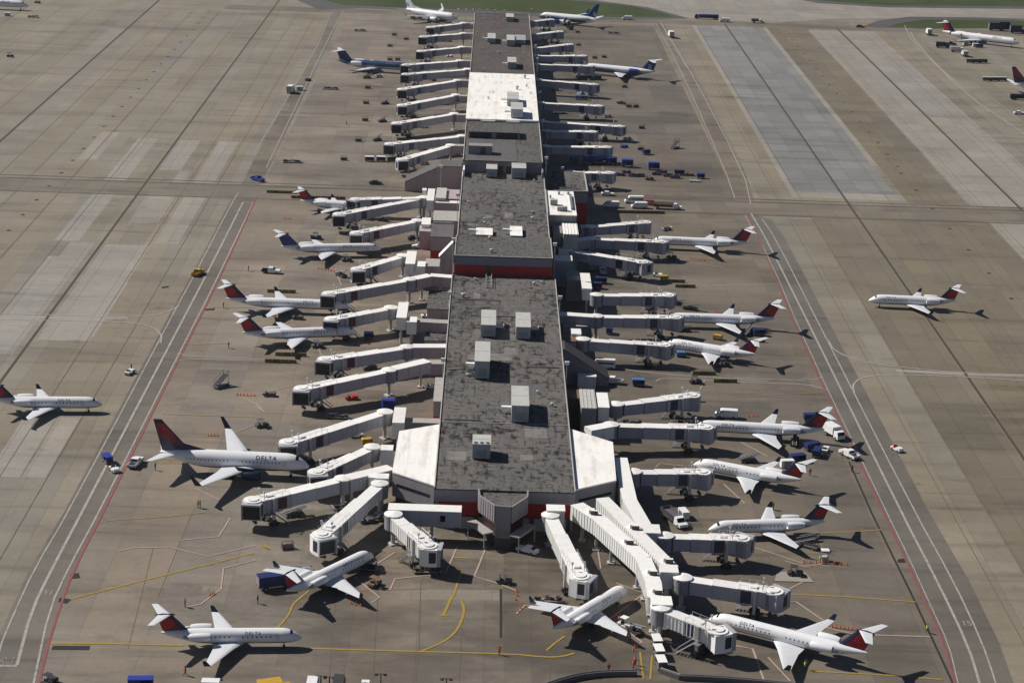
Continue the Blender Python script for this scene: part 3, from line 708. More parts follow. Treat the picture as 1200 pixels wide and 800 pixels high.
def mk_belt(c='metal_dark', L=7.0, rise=2.3, tone='silver'):
    t = thing('belt_loader', '', 'belt loader'); h = L*.36
    g = MB(); profile_body(g, [(h,.35),(h,.75),(-h,.95),(-h,.35)], .85); g.build('chassis', c, t)
    g = MB(); a = (-L/2,.75); b = (L/2,rise)
    for s in (1,-1): g.hexa([(a[0],s*.42-.05,a[1]-.12),(b[0],s*.42-.05,b[1]-.12),(b[0],s*.42+.05,b[1]-.12),(a[0],s*.42+.05,a[1]-.12),(a[0],s*.42-.05,a[1]+.12),(b[0],s*.42-.05,b[1]+.12),(b[0],s*.42+.05,b[1]+.12),(a[0],s*.42+.05,a[1]+.12)],1)
    g.hexa([(a[0],-.37,a[1]-.06),(b[0],-.37,b[1]-.06),(b[0],.37,b[1]-.06),(a[0],.37,a[1]-.06),(a[0],-.37,a[1]+.05),(b[0],-.37,b[1]+.05),(b[0],.37,b[1]+.05),(a[0],.37,a[1]+.05)],0)
    g.tube((L*.15,-.3,.7),(L*.30,-.3,rise*.80),.07,n=5,mi=1); g.tube((L*.15,.3,.7),(L*.30,.3,rise*.80),.07,n=5,mi=1); g.build('conveyor', ['metal_dark',tone], t)
    g = MB(); g.box(-.3,.5,-.95,-.45,.9,1.25); g.box(.4,.5,-.95,-.45,1.25,1.75); g.tube((-.2,-.7,1.2),(-.5,-.7,1.6),.04,n=4); g.build('driver_seat', c, t)
    for x in (h*.7,-h*.7):
        for s in (1,-1): wheel(t, x, s*.82, .34, .22)
    return t
def mk_boxtruck(box='white_paint', cabc='white_paint', L=7.0, H=3.3, wide=2.35, lift=False):
    t = thing('box_truck', '', 'truck'); h = L/2; w2 = wide/2
    g = MB(); profile_body(g, [(h,.5),(h,1.35),(h-.35,2.15),(h-1.75,2.2),(h-1.75,.5)], w2-.12, .08, 1.5); g.build('cab', cabc, t)
    z0 = 1.0 if not lift else 2.4
    g = MB(); g.box(-h,h-1.95,-w2,w2,z0,z0+H-1.0); g.box(-h+.03,h-1.98,-w2+.03,w2-.03,z0+H-1.0,z0+H-.93); bo = g.build('cargo_box', box, t)
    g = MB(); g.box(-h-.03,-h,-w2+.1,w2-.1,z0+.1,z0+H-1.15); g.build('rear_door', 'metal_gray', bo)
    g = MB(); g.box(-h+.2,h-.2,-.45,.45,.5,.98)
    if lift:
        for s in (1,-1):
            g.tube((-h+.6,s*.7,.95),(h-2.6,s*.7,z0),.09,n=5); g.tube((h-2.6,s*.7,.95),(-h+.6,s*.7,z0),.09,n=5)
    g.build('chassis', 'metal_dark', t)
    g = MB(); g.add([(h+.015,-w2+.25,1.4),(h+.015,w2-.25,1.4),(h-.32,w2-.3,2.1),(h-.32,-w2+.3,2.1)],[(0,1,2,3)]); g.build('windscreen', 'glass_dark', t)
    for x in (h-.95,-h+1.3):
        for s in (1,-1): wheel(t, x, s*(w2-.2), .46, .32)
    lamps(t, h+.01, -h-.04, w2-.3, .8); return t
def mk_tanker(c='white_paint', cabc='white_paint', L=9.5, tank='silver'):
    t = thing('fuel_truck', '', 'fuel truck'); h = L/2
    g = MB(); profile_body(g, [(h,.5),(h,1.4),(h-.35,2.3),(h-1.8,2.35),(h-1.8,.5)], 1.05, .08, 1.5); g.build('cab', cabc, t)
    g = MB(); g.rings([[(x,math.cos(2*math.pi*i/14)*1.15*k,1.75+math.sin(2*math.pi*i/14)*.85*k) for i in range(14)] for x,k in ((h-2.0,.1),(h-2.1,.9),(h-2.4,1),(-h+.4,1),(-h+.1,.9),(-h,.1))]); g.build('tank', tank, t, True)
    g = MB(); g.box(-h+.1,h-.2,-.5,.5,.5,.9); g.build('chassis', 'metal_dark', t)
    g = MB(); g.add([(h+.015,-.8,1.45),(h+.015,.8,1.45),(h-.32,.75,2.2),(h-.32,-.75,2.2)],[(0,1,2,3)]); g.build('windscreen', 'glass_dark', t)
    for x in (h-1.0,-h+1.2,-h+2.4):
        for s in (1,-1): wheel(t, x, s*.9, .48, .32)
    return t
def mk_stake(cabc='white_paint', bed='brown', L=8.0):
    t = thing('stake_truck', '', 'truck'); h = L/2
    g = MB(); profile_body(g, [(h,.5),(h,1.1),(h-1.1,1.25),(h-1.6,2.0),(h-2.6,2.05),(h-2.6,.5)], 1.0, .1, 1.3); g.build('cab', cabc, t)
    g = MB(); g.box(-h,h-2.8,-1.15,1.15,.9,1.05)
    k = -h
    while k < h-2.8:
        for s in (1,-1): g.box(k,k+.14,s*1.12-.04,s*1.12+.04,1.05,2.2)
        k += .55
    for s in (1,-1):
        for z in (1.35,1.75,2.1): g.box(-h,h-2.8,s*1.08-.03,s*1.08+.03,z,z+.14)
    g.box(-h,-h+.08,-1.08,1.08,1.05,2.2); g.box(-h+.5,h-3.2,-.9,.9,1.05,1.7); g.build('stake_bed', bed, t)
    g = MB(); g.add([(h-1.08,-.82,1.28),(h-1.08,.82,1.28),(h-1.56,.78,1.98),(h-1.56,-.78,1.98)],[(0,1,2,3)]); g.v=[(p[0]+.02,p[1],p[2]+.015) for p in g.v]; g.build('windscreen', 'glass_dark', t)
    for x in (h-.95,-h+1.5):
        for s in (1,-1): wheel(t, x, s*.95, .44, .3)
    return t
def mk_gpu(c='yellow_paint', L=2.4):
    t = thing('ground_power_unit', '', 'power unit'); h = L/2
    g = MB(); profile_body(g, [(h,.4),(h,1.25),(h-.2,1.4),(-h+.2,1.4),(-h,1.25),(-h,.4)], .65); g.build('casing', c, t)
    g = MB(); g.box(-h-.02,-h,-.45,.45,.6,1.1); g.build('grille', 'metal_dark', t); g = MB(); g.tube((h,0,.4),(h+1.1,0,.3),.05,n=5); g.build('tow_bar', 'metal_dark', t)
    for x in (h-.4,-h+.4):
        for s in (1,-1): wheel(t, x, s*.62, .24, .16, False)
    return t
def mk_barrier(c='olive_yellow', L=8.0):
    t = thing('barrier', '', 'barrier'); g = MB(); h = L/2
    n = int(L/2)
    for k in range(n):
        x0 = -h+k*2; g.hexa([(x0+.03,-.35,0),(x0+1.95,-.35,0),(x0+1.95,.35,0),(x0+.03,.35,0),(x0+.03,-.14,.95),(x0+1.95,-.14,.95),(x0+1.95,.14,.95),(x0+.03,.14,.95)], k%3==1)
    g.build('barrier_block', [c,'brown' if c == 'orange_dull' else 'olive_dark'], t)
    return t
mat('olive_dark', (.10,.09,.03), .8)
def mk_towbar():
    t = thing('tow_bar', '', 'tow bar'); g = MB(); g.tube((-3,0,.45),(3,0,.45),.09,n=6); g.box(2.7,3.1,-.45,.45,.3,.55); g.build('bar', 'metal_gray', t)
    for s in (1,-1): wheel(t, -.6, s*.45, .25, .15, False)
    return t
def mk_rack():
    """a low A-frame equipment rack with stowed chocks"""
    t = thing('equipment_rack', '', 'equipment rack'); g = MB()
    for x in (-1.1,1.1):
        for s in (1,-1): g.tube((x,s*.8,0),(x,0,1.7),.06,n=5)
    g.tube((-1.1,0,1.7),(1.1,0,1.7),.06,n=5); g.box(-1.2,1.2,-.7,.7,.3,.4); g.build('frame', 'metal_dark', t)
    g = MB(); rnd = random.Random(4)
    for k in range(8):
        x = -.9+.25*k; g.hexa([(x-.2,-.6,.4),(x+.2,-.6,.4),(x+.2,.6,.4),(x-.2,.6,.4),(x-.2,-.15,1.0+.3*rnd.random()),(x+.2,-.15,1.1),(x+.2,.15,1.1),(x-.2,.15,1.0+.3*rnd.random())],k%2)
    g.build('stowed_gear', ['plastic_gray','brown'], t); return t
def mk_stack(c='blue_paint'):
    t = thing('dolly_stack', '', 'dolly stack')
    for k in range(4):
        g = MB(); z = .35+.55*k; g.box(-1.6,1.6,-.8,.8,z,z+.16); g.build('dolly_deck', c, t)
        g = MB()
        for x in (-1.2,1.2):
            for y in (-.6,.6): g.tube((x,y,z-.32 if k else 0),(x,y,z),.12,n=6)
        g.build('caster', 'metal_dark', t)
    return t
def mk_container(c='white_paint'):
    t = thing('cargo_container', '', 'container'); g = MB(); g.prism([(-1.5,-.75),(1.5,-.75),(1.5,.75),(-1.5,.75)], .15, 1.75); g.build('shell', c, t)
    g = MB(); g.box(-.9,.9,-.78,-.752,.3,1.6); g.build('door', 'metal_gray', t); g = MB(); g.box(-1.45,1.45,-.7,.7,0,.148); g.build('base', 'metal_dark', t); return t
def mk_cone():
    t = thing('traffic_cone', '', 'cone'); g = MB(); g.rings([[(math.cos(2*math.pi*i/8)*r, math.sin(2*math.pi*i/8)*r, z) for i in range(8)] for r, z in ((.17,.05),(.05,.72))]); g.build('cone', 'orange', t)
    g = MB(); g.box(-.27,.27,-.27,.27,0,.05); g.build('base', 'orange_dull', t); return t
def mk_lorry_big():
    t = mk_boxtruck('yellow_paint','yellow_paint',8.5,3.6,2.5); return t
def mk_stairs():
    t = thing('stair_truck', '', 'boarding stairs'); g = MB(); g.box(-2.4,2.4,-.8,.8,.45,.75); g.build('chassis', 'metal_gray', t); g = MB()
    for k in range(10): g.box(-2.2+.42*k,-1.75+.42*k,-.7,.7,.75+.2*k,.83+.2*k)
    for s in (1,-1):
        g.tube((-2.2,s*.72,1.7),(2.0,s*.72,3.7),.05,n=4); g.tube((-2.2,s*.72,.7),(2.0,s*.72,2.7),.08,n=4); g.tube((2.0,s*.72,.7),(2.0,s*.72,3.7),.06,n=4)
    g.build('steps', 'metal_dark', t)
    for x in (-1.6,1.6):
        for s in (1,-1): wheel(t, x, s*.75, .32, .2)
    return t
# ------------------------------------------------------------------ people: one skinned body each
def mk_person(pose, vest):
    J = {'hip':(0,0,.95),'chest':(0,.0,1.30),'neck':(0.02,0,1.50),'head':(.05,0,1.62),'crown':(.04,0,1.76)}
    def limb(n, pts):
        for k, p in enumerate(pts): J[n+str(k)] = p
    E = [('hip','chest'),('chest','neck'),('neck','head'),('head','crown')]
    Rr = {'hip':.155,'chest':.17,'neck':.062,'head':.105,'crown':.075}
    st = {'stand':(.02,-.02,.05,.05),'walk':(.30,-.32,-.25,.25),'signal':(.05,-.05,.0,.0)}[pose]
    for sg, n, q, ar in ((1,'l',st[0],st[2]),(-1,'r',st[1],st[3])):
        limb('leg'+n, [(0,sg*.10,.90),(q*.45+.03,sg*.11,.50),(q,sg*.11,.09),(q+.14,sg*.12,.05)])
        E.extend([('hip','leg%s0'%n),('leg%s0'%n,'leg%s1'%n),('leg%s1'%n,'leg%s2'%n),('leg%s2'%n,'leg%s3'%n)])
        for k, r_ in enumerate((.10,.072,.05,.045)): Rr['leg%s%d'%(n,k)] = r_
        if pose == 'signal': pts = [(0,sg*.20,1.42),(.12,sg*.42,1.40),(.26,sg*.50,1.66),(.30,sg*.50,1.76)]
        else: pts = [(0,sg*.20,1.42),(ar*.4-.02,sg*.26,1.15),(ar+.06,sg*.25,.92),(ar+.10,sg*.24,.83)]
        limb('arm'+n, pts); E.extend([('chest','arm%s0'%n),('arm%s0'%n,'arm%s1'%n),('arm%s1'%n,'arm%s2'%n),('arm%s2'%n,'arm%s3'%n)])
        for k, r_ in enumerate((.075,.05,.038,.045)): Rr['arm%s%d'%(n,k)] = r_
    names = list(J); me = bpy.data.meshes.new('person'); me.from_pydata([J[k] for k in names], [(names.index(a),names.index(b)) for a,b in E], [])
    o = bpy.data.objects.new('person', me); COL.objects.link(o); sk = o.modifiers.new('skin','SKIN'); sk.use_smooth_shade = True
    lay = me.skin_vertices[0].data if me.skin_vertices else None
    if lay is None:
        me.attributes.new  # skin layer is created with the modifier evaluation below
    for k, n in enumerate(names):
        if lay: lay[k].radius = (Rr[n],Rr[n]); lay[k].use_root = (n == 'hip')
    sb = o.modifiers.new('smooth','SUBSURF'); sb.levels = 1; sb.render_levels = 1
    dg = bpy.context.evaluated_depsgraph_get(); m2 = bpy.data.meshes.new_from_object(o.evaluated_get(dg)); bpy.data.objects.remove(o)
    m2.materials.clear()
    for k in ('cloth_dark','skin'): m2.materials.append(M[k])
    for p in m2.polygons:
        c = p.center; p.material_index = 1 if (c.z > 1.53 or (c.z < .88 and abs(c.y) > .19)) else 0
    t = thing('person', '', 'person'); link('body', m2, t)
    g = MB(); g.rings([[(math.cos(2*math.pi*i/12)*rx, math.sin(2*math.pi*i/12)*ry, z) for i in range(12)] for rx,ry,z in ((.17,.215,.92),(.18,.225,1.15),(.185,.245,1.38),(.12,.17,1.50))], cap=False); g.build('vest', vest, t, True)
    g = MB(); g.rings([[(.05+math.cos(2*math.pi*i/10)*r, math.sin(2*math.pi*i/10)*r, z) for i in range(10)] for r,z in ((.122,1.66),(.118,1.74),(.06,1.80))]); g.build('hair', 'metal_dark', t, True)
    return t
VP = {}
def place(kind, x, y, deg, label, group, z=0.0, **kw):
    """x, y: where its base stands"""
    key = (kind, tuple(sorted(kw.items()))); f = globals()['mk_'+kind]
    p = P(x, y, z) if not isinstance(x, Vector) else x
    if key not in VP:
        t = f(**kw); VP[key] = t; t['label'] = label; t['group'] = group; t.location = p; t.rotation_euler.z = R(deg); return t
    return dup(VP[key], p, R(deg), label, group)
# ------------------------------------------------------------------ ground
LV = {}
def sheet(name, polys, m, z0):
    g = MB()
    for k_, p in enumerate(polys):
        z = z0+.0011*k_
        n = len(p); a = sum(p[i][0]*p[(i+1)%n][1]-p[(i+1)%n][0]*p[i][1] for i in range(n))
        q = p if a > 0 else p[::-1]
        g.add([(v[0],v[1],z) for v in q], [tuple(range(n))])
    return struct(g.build(name, m))
def px(*pts): return [P(*p) for p in pts]
def strip_pts(pts, wd):
    out = []
    for k in range(len(pts)):
        a = pts[max(k-1,0)]; b = pts[min(k+1,len(pts)-1)]; d = Vector((b.x-a.x,b.y-a.y,0)).normalized(); n = Vector((-d.y,d.x,0))*wd/2
        out.append((pts[k]-n, pts[k]+n))
    return out
def smooth_line(pts, it=2):
    for _ in range(it):
        q = [pts[0]]
        for a, b in zip(pts, pts[1:]): q += [a*.75+b*.25, a*.25+b*.75]
        pts = q+[pts[-1]]
    return pts
def lines(name, sets, m, z):
    g = MB()
    for k, (pts, wd, sm) in enumerate(sets):
        w_ = [p if isinstance(p, Vector) else P(*p) for p in pts]
        if sm: w_ = smooth_line(w_, sm)
        sp = strip_pts(w_, wd); zz = z+.0015*(k%4)
        for (a,b),(c,d) in zip(sp, sp[1:]): g.add([(a.x,a.y,zz),(c.x,c.y,zz),(d.x,d.y,zz),(b.x,b.y,zz)], [(0,1,2,3)])
    return struct(g.build(name, m))
g = MB(); n = 8
for i in range(n):
    for j in range(n):
        x0 = -4800+1200*i; y0 = -1500+1400*j; g.add([(x0,y0,0),(x0+1200,y0,0),(x0+1200,y0+1400,0),(x0,y0+1400,0)], [(0,1,2,3)])
struct(g.build('ground', 'concrete'))
# concrete of other pours
def lane(a, b, c, d):
    A,B,C,D = P(*a),P(*b),P(*c),P(*d); x0=(A.x+D.x)/2; x1=(B.x+C.x)/2; y0=(A.y+B.y)/2; y1=(C.y+D.y)/2
    return [(x0,y1),(x1,y1),(x1,y0),(x0,y0)]
sheet('pale_concrete', [lane((120,154),(139,156),(113,188),(92,186)), lane((163,161),(184,163),(92,284),(65,280)),
    lane((212,164),(232,165),(215,200),(186,199)), lane((256,166),(279,166),(209,287),(182,285)),
    lane((92,284),(119,285),(5,415),(-32,413)), lane((122,286),(180,288),(100,400),(46,398)),
    lane((215,200),(228,201),(180,262),(165,261)), lane((60,300),(74,301),(-10,400),(-28,399)),
    lane((1151,255),(1320,252),(1400,330),(1208,310)), lane((118,330),(150,331),(110,395),(72,394)), lane((25,470),(60,472),(40,560),(0,558)),
    lane((68,488),(92,490),(55,560),(28,558)) , lane((185,215),(205,216),(168,262),(148,261))], 'concrete_pale', .008)
XL, XR = -76.0, 86.6
# blue grey pour on the right, with pale edge
A = P(819,30); B = P(903,33); C = P(1040,233); D = P(927,226)
xa, xb = (A.x+D.x)/2, (B.x+C.x)/2
sheet('blue_concrete', [[(xa,D.y),(xb,D.y),(xb,P(860,31).y),(xa,P(860,31).y)]], 'concrete_blue', .008)
A = P(951,36); B = P(1022,37); C = P(1197,197); D = P(1100,197); xc_, xd_ = (A.x+D.x)/2, (B.x+C.x)/2
yc0 = P(1150,243).y
sheet('gray_lane', [[(xc_,yc0+2),(xd_,yc0+2),(xd_,P(990,36).y),(xc_,P(990,36).y)]], 'concrete_pale', .008)
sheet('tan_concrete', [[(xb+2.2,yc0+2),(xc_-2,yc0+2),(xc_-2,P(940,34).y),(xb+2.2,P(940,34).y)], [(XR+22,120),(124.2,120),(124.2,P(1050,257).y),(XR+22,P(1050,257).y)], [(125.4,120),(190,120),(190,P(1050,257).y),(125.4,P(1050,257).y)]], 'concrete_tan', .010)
sheet('pale_kerb_strip', [[(xb-.2,D.y+0),(xb+2,D.y),(xb+2,P(900,33).y),(xb-.2,P(900,33).y)], [(xa-2,P(960,229).y),(xa,P(960,229).y),(xa,P(840,31).y),(xa-2,P(840,31).y)],
   [(xa-2,P(980,233).y),(xb+2,P(980,233).y),(xb+2,P(980,226).y),(xa-2,P(980,226).y)], [(xc_-1.2,yc0+2),(xc_+.6,yc0+2),(xc_+.6,P(951,36).y),(xc_-1.2,P(951,36).y)], [(xd_-.6,yc0+2),(xd_+1.2,yc0+2),(xd_+1.2,P(1022,37).y),(xd_-.6,P(1022,37).y)]], 'concrete_pale', .014)
# apron round the concourse
redL = [(301,230),(251,340),(220,400),(121,600),(84,672),(61,738),(47,792),(38,840),(30,900)]
redR = [(875,250),(900,304),(938,398),(1035,600),(1061,655),(1086,710),(1107,755),(1118,797),(1128,845),(1136,900)]
mids = [(590,238),(590,900)]
# service roads
outL = [(279,226),(268,245),(232,315),(206,362),(186,400),(80,600),(40,667),(17,717),(-2,762),(-20,840),(-35,900)]
midL = [(285,237),(243,320),(201,400),(96,600),(60,668),(37,715),(20,779)]
innL = [(297,237),(248,340),(217,400),(116,600),(81,664),(58,713),(40,797),(30,850)]
outR = [(893,257),(908,278),(970,400),(1072,600),(1117,680),(1150,750),(1167,799),(1180,850),(1190,900)]
midR = [(880,250),(900,284),(957,398),(1056,600),(1098,680),(1135,757),(1148,800),(1160,850)]
innR = [(873,252),(903,305),(942,398),(1038,598),(1066,655),(1090,708),(1112,755),(1122,797)]
for l_ in (redL, redR, outL, outR, innL, innR): (xa_,ya_),(xb_,yb_) = l_[-2:]; k_ = (1250-yb_)/(yb_-ya_); l_.append((xb_+(xb_-xa_)*k_, 1250))
def off(pts, dx): return [(x+dx*(y+350)/900,y) for x,y in pts]
sheet('apron', [px(*redL)+px((590,1250),(590,238)), [(XL,P(301,230).y),(6,P(590,238).y),(6,1040),(XL+2,1040)]], 'concrete_apron', .016)
sheet('apron_dimmed', [px((590,238),(590,1250))+px(*redR[::-1]), [(6,P(590,238).y),(XR,P(875,250).y),(XR-1,1040),(6,1040)]], 'concrete_apron_dimmed', .019)  # right half, its dimmer light painted as darker concrete
sheet('service_road', [px(*off(outL,-5))+px(*redL[::-1]), px(*redR)+px(*off(outR,16)[::-1])], 'asphalt_road', .024)
ya0 = (P(150,211).y+P(1050,245).y)/2; ya1 = (P(150,225).y+P(1050,258).y)/2
sheet('cross_road', [[(-700,ya1),(700,ya1),(700,ya0),(-700,ya0)]], 'concrete_cross', .032)
yt0 = P(800,24).y; yt1 = P(800,29).y
sheet('far_road', [[(-140,yt1),(900,yt1),(900,yt0),(-140,yt0)], px((386,17),(402,13),(388,45),(315,197),(300,225),(280,222),(296,190),(368,60)), px((765,26),(778,28),(812,85),(874,203),(888,249),(864,246),(850,205),(796,80))], 'concrete_cross', .024)
sheet('tyre_marks', [[(-700,ya0-.5),(900,ya0-.5),(900,ya0+1.5),(-700,ya0+1.5)], [(-700,ya1-2.2),(900,ya1-2.2),(900,ya1-.6),(-700,ya1-.6)], [(-700,ya0+4.0),(900,ya0+4.0),(900,ya0+5.2),(-700,ya0+5.2)]], 'tyre_marked', .040)
lines('taxi_turn_stain', [([(-40,372),(60,372),(150,372)],2.2,0), ([(-40,376.5),(120,376)],1.2,0), ([(1050,434),(1130,438),(1240,441)],2.0,0), ([(0,168),(187,0.5)],.01,0)], 'line_faint', .018)
# joints and drains
jn = [([Vector((-115.2,250,0)),Vector((-115.2,1250,0))],.7,0), ([Vector((-178,250,0)),Vector((-178,1250,0))],.9,0), ([Vector((124.8,250,0)),Vector((124.8,P(850,28).y,0))],.8,0), ([Vector((184.3,ya0+1,0)),Vector((184.3,P(985,33).y,0))],1.0,0)]
for x in (-91,-101,-128,-141,-155,-166,-192,-206,-222,-240,101,109,140,156,172,196,208,222): jn.append(([Vector((x,250,0)),Vector((x,1040,0))],.16,0))
lines('expansion_joint', jn[:4], 'joint', .046)
lines('construction_joint', jn[4:], 'joint_faint', .050)
lines('drain_trench', [([(995,541),(1021,600),(1070,700),(1116,799),(1140,850)],.42,0), ([(587,690),(587,747)],.45,0), ([(61,758.5),(105,759)],1.6,0)], 'drain', .052)
# painted lines
lines('white_road_line', [(outL,.34,1),(midL,.58,1),(innL,.4,1),(outR,.34,1),(midR,.5,1),(innR,.24,1),([(-20,779.5),(20,780)],.7,0),
   ([(402,13),(385,45),(312,197)],.34,1), ([(387,17),(370,60),(299,178)],.34,1), ([(768,27),(797,80),(850,200),(861,232)],.34,1), ([(776,29),(810,85),(872,203),(880,240)],.34,1), ([(773,25),(800,72),(812,88)],.3,1),
   ([(285,237),(296,237.5)],.5,0)], 'line_white', .060)
lines('taxi_line', [([(-30,367),(100,370),(160,372),(195,367),(210,358)],.45,2), ([(-30,374),(150,377),(180,383),(190,393),(188,402)],.45,2), ([(970,398),(978,412),(1010,424),(1060,431),(1130,437),(1240,442)],.5,2), ([(1001,460),(999,450),(1010,442),(1040,438.5),(1130,441),(1240,449)],.5,2), ([(244,231),(262,232),(274,234)],.35,1),
   ([(1067,38),(1075,52),(1130,110),(1205,160)],.6,1), ([(1060,30),(1068,48),(1100,80),(1137,108)],.4,1), ([(210,413),(217,417),(245,418),(300,421),(400,424)],.4,2), ([(205,424),(215,421),(250,421),(305,423)],.35,2), ([(940,443),(955,445),(962,442)],.4,1), ([(900,449),(945,450),(970,457)],.4,1), ([(860,443),(900,444),(945,446)],.4,1), ([(715,430),(760,437),(900,447)],.4,1), ([(768,447),(775,443),(800,444),(900,449)],.35,1), ([(766,308),(800,306),(850,314)],.3,1), ([(720,330),(800,335),(910,333)],.35,1)], 'line_white', .068)
lines('red_boundary_line', [(redL,.45,1),(redR,.38,1)], 'line_red', .074)
lines('yellow_lead_line', [([(82,702),(160,682),(297,648)],.42,0), ([(59,753.5),(130,754),(215,756)],.5,0), ([(348,759),(480,763),(600,766),(640,770),(660,769),(673,765)],.48,1), ([(324,737),(334,726),(340,717),(342,709),(352,700),(362,692)],.42,1), ([(491,764),(520,752),(535,740),(543,722),(544,712),(540,703)],.48,2), ([(520,720),(528,702),(532,696)],.55,0), ([(532,696),(541,668)],.42,0), ([(515,720.5),(525,721)],.5,0), ([(529,653),(548,653.5)],.5,0), ([(640,762),(652,752),(662,745)],.4,0), ([(926,696),(990,699),(1073,705)],.42,0), ([(947,786),(1040,791),(1105,796)],.42,0), ([(956,624),(1000,623),(1033,620.5)],.38,0), ([(750,764),(754,795)],.35,0), ([(764,768),(762,796)],.35,0), ([(427,654),(447,643)],.5,0), ([(306,640),(316,644),(309,638)],.6,0)], 'line_yellow', .080)
lines('faint_yellow_line', [([(125,610),(200,605),(240,600)],.4,0), ([(180,542.5),(215,543)],.4,0), ([(190,485),(240,487),(300,489)],.35,0), ([(225,404),(270,402.5)],.35,0), ([(895,463),(965,460)],.35,0), ([(250,360),(300,361)],.3,0), ([(850,466),(900,463)],.3,0)], 'line_yellow_faint', .080)
lines('stand_marking', [([(138,646),(155,642),(200,641),(244,652),(300,639)],.32,0), ([(219,711),(235,708),(259,690),(262,666),(300,656)],.34,0), ([(211,633),(256,629),(270,607)],.34,0), ([(229,572),(262,588)],.3,0), ([(270,509),(300,497)],.3,0), ([(285,466),(300,473),(310,483)],.32,0), ([(441,661),(463,647)],.34,0), ([(415,676),(445,700),(435,706)],.34,0), ([(457,691),(463,678),(522,672),(536,640)],.36,0), ([(570,640),(556,675),(585,684),(605,692)],.38,0),
   ([(605,719),(615,709),(642,711)],.34,0), ([(722,683),(755,695),(715,725)],.36,0), ([(720,728),(752,752),(745,758)],.36,0), ([(860,756),(882,760),(896,799)],.4,0), ([(920,657),(943,664),(967,660)],.32,0), ([(880,640),(941,660)],.34,0), ([(925,690),(942,681)],.34,0), ([(918,705),(933,705),(965,727)],.36,0), ([(968,735),(1000,743),(1090,746)],.40,0), ([(926,798),(900,770)],.3,0), ([(805,430),(812,437)],.3,0), ([(848,567),(873,590)],.34,0), ([(868,518),(900,535)],.34,0), ([(768,548),(773,543),(800,546)],.3,0), ([(820,457),(826,446)],.3,0),
   ([(372,405),(384,434),(340,427)],.3,0), ([(345,451),(300,463)],.3,0), ([(300,476),(310,483),(340,484)],.3,0), ([(347,398),(367,408)],.3,0), ([(393,316),(400,335)],.3,0), ([(455,290),(460,298)],.3,0), ([(345,255),(400,272)],.14,0), ([(255,337),(300,346),(345,340)],.3,0), ([(700,640),(704,666)],.3,0), ([(714,645),(718,662)],.25,0)], 'line_pink', .088)
lines('slab_seam', [([(400,640),(396,680),(389,750),(386,799)],.14,0), ([(445,660),(441,730),(437,799)],.14,0), ([(493,680),(491,760),(487,799)],.14,0), ([(541,735),(538,799)],.14,0), ([(180,640),(150,760)],.12,0), ([(225,600),(185,700)],.12,0), ([(640,735),(645,799)],.14,0), ([(500,690),(420,692),(350,700)],.2,0), ([(690,760),(692,799)],.14,0)], 'joint_faint', .048)
# dark concrete pads and patches on the apron
def pad(x0,x1,yy0,yy1): return px((x0,yy1),(x1,yy1),(x1,yy0),(x0,yy0))
sheet('apron_patch', [px((470,690),(585,691),(585,703),(470,702)), pad(238,262,687,693)], 'concrete', .020)
sheet('dark_patch', [px((70,700),(84,702),(78,707),(68,705)), px((82,673),(92,671),(94,677),(84,678)), px((1052,655),(1061,654),(1061,659),(1052,659)), px((190,336),(198,335),(197,337),(189,338)), px((241,362),(252,361),(251,363.5),(240,364))], 'drain', .056)
# grass and far taxiway
sheet('far_taxiway', [px((640,-6),(1300,-2),(1300,24),(1100,21),(980,22),(905,27),(800,21),(740,8))], 'concrete_pale', .008)
sheet('grass_shoulder', [px((340,-3),(640,-3),(700,1),(760,9),(808,22),(700,24),(600,18),(470,12),(420,10),(375,12)), px((1012,31),(1030,24),(1065,20),(1140,20.5),(1260,24),(1260,34),(1030,33)), px((900,-6),(1300,-6),(1300,12),(1040,9),(960,4))], 'asphalt_dark', .030)
sheet('grass', [px((370,-3),(600,-4),(660,0),(740,7),(775,15),(790,20),(720,20.5),(600,13.5),(470,9),(400,6)), px((1040,31.5),(1056,27),(1082,23.5),(1150,23.5),(1260,27),(1260,33),(1080,34)), px((930,-8),(1300,-8),(1300,8.5),(1040,6.5),(965,1.5))], 'grass_green', .038)
# taxiway edge lights set in the concrete seam
def dots(): 
    g = MB()
    for (x0,y0,x1,y1,n_) in ((245,14,10,270,24),(928,47,1052,195,15),(1056,203,1185,350,7)):
        a, b = P(x0,y0), P(x1,y1)
        for k in range(n_):
            q = a+(b-a)*k/(n_-1); g.box(q.x-.55,q.x+.55,q.y-.7,q.y+.7,.01,.09)
    return g
struct(dots().build('paving_drain_cover', 'metal_dark'))
# the word STOP painted on the road, facing oncoming drivers
def ground_text(body, x, y, size, deg, kx=1.0, ky=1.5):
    tm = text_mesh(body, size); a = R(deg); p = P(x,y); cx = max(v.co.x for v in tm.vertices)/2
    for v in tm.vertices:
        u_, w_ = (v.co.x-cx)*kx, v.co.y*ky; v.co = (p.x+u_*math.cos(a)-w_*math.sin(a), p.y+u_*math.sin(a)+w_*math.cos(a), .092)
    tm.materials.append(M['line_white']); return struct(link('road_lettering', tm))
ground_text('STOP', 9.5, 770, 1.55, 180, .56, 2.2); ground_text('15', 59, 691, 2.0, 180); ground_text('15', 1134, 733, 2.0, 0); ground_text('STOP', 284, 247, 1.8, 180)
ground_text('15', 250, 226, 2.2, 90); ground_text('15', 921, 249, 2.2, 270)
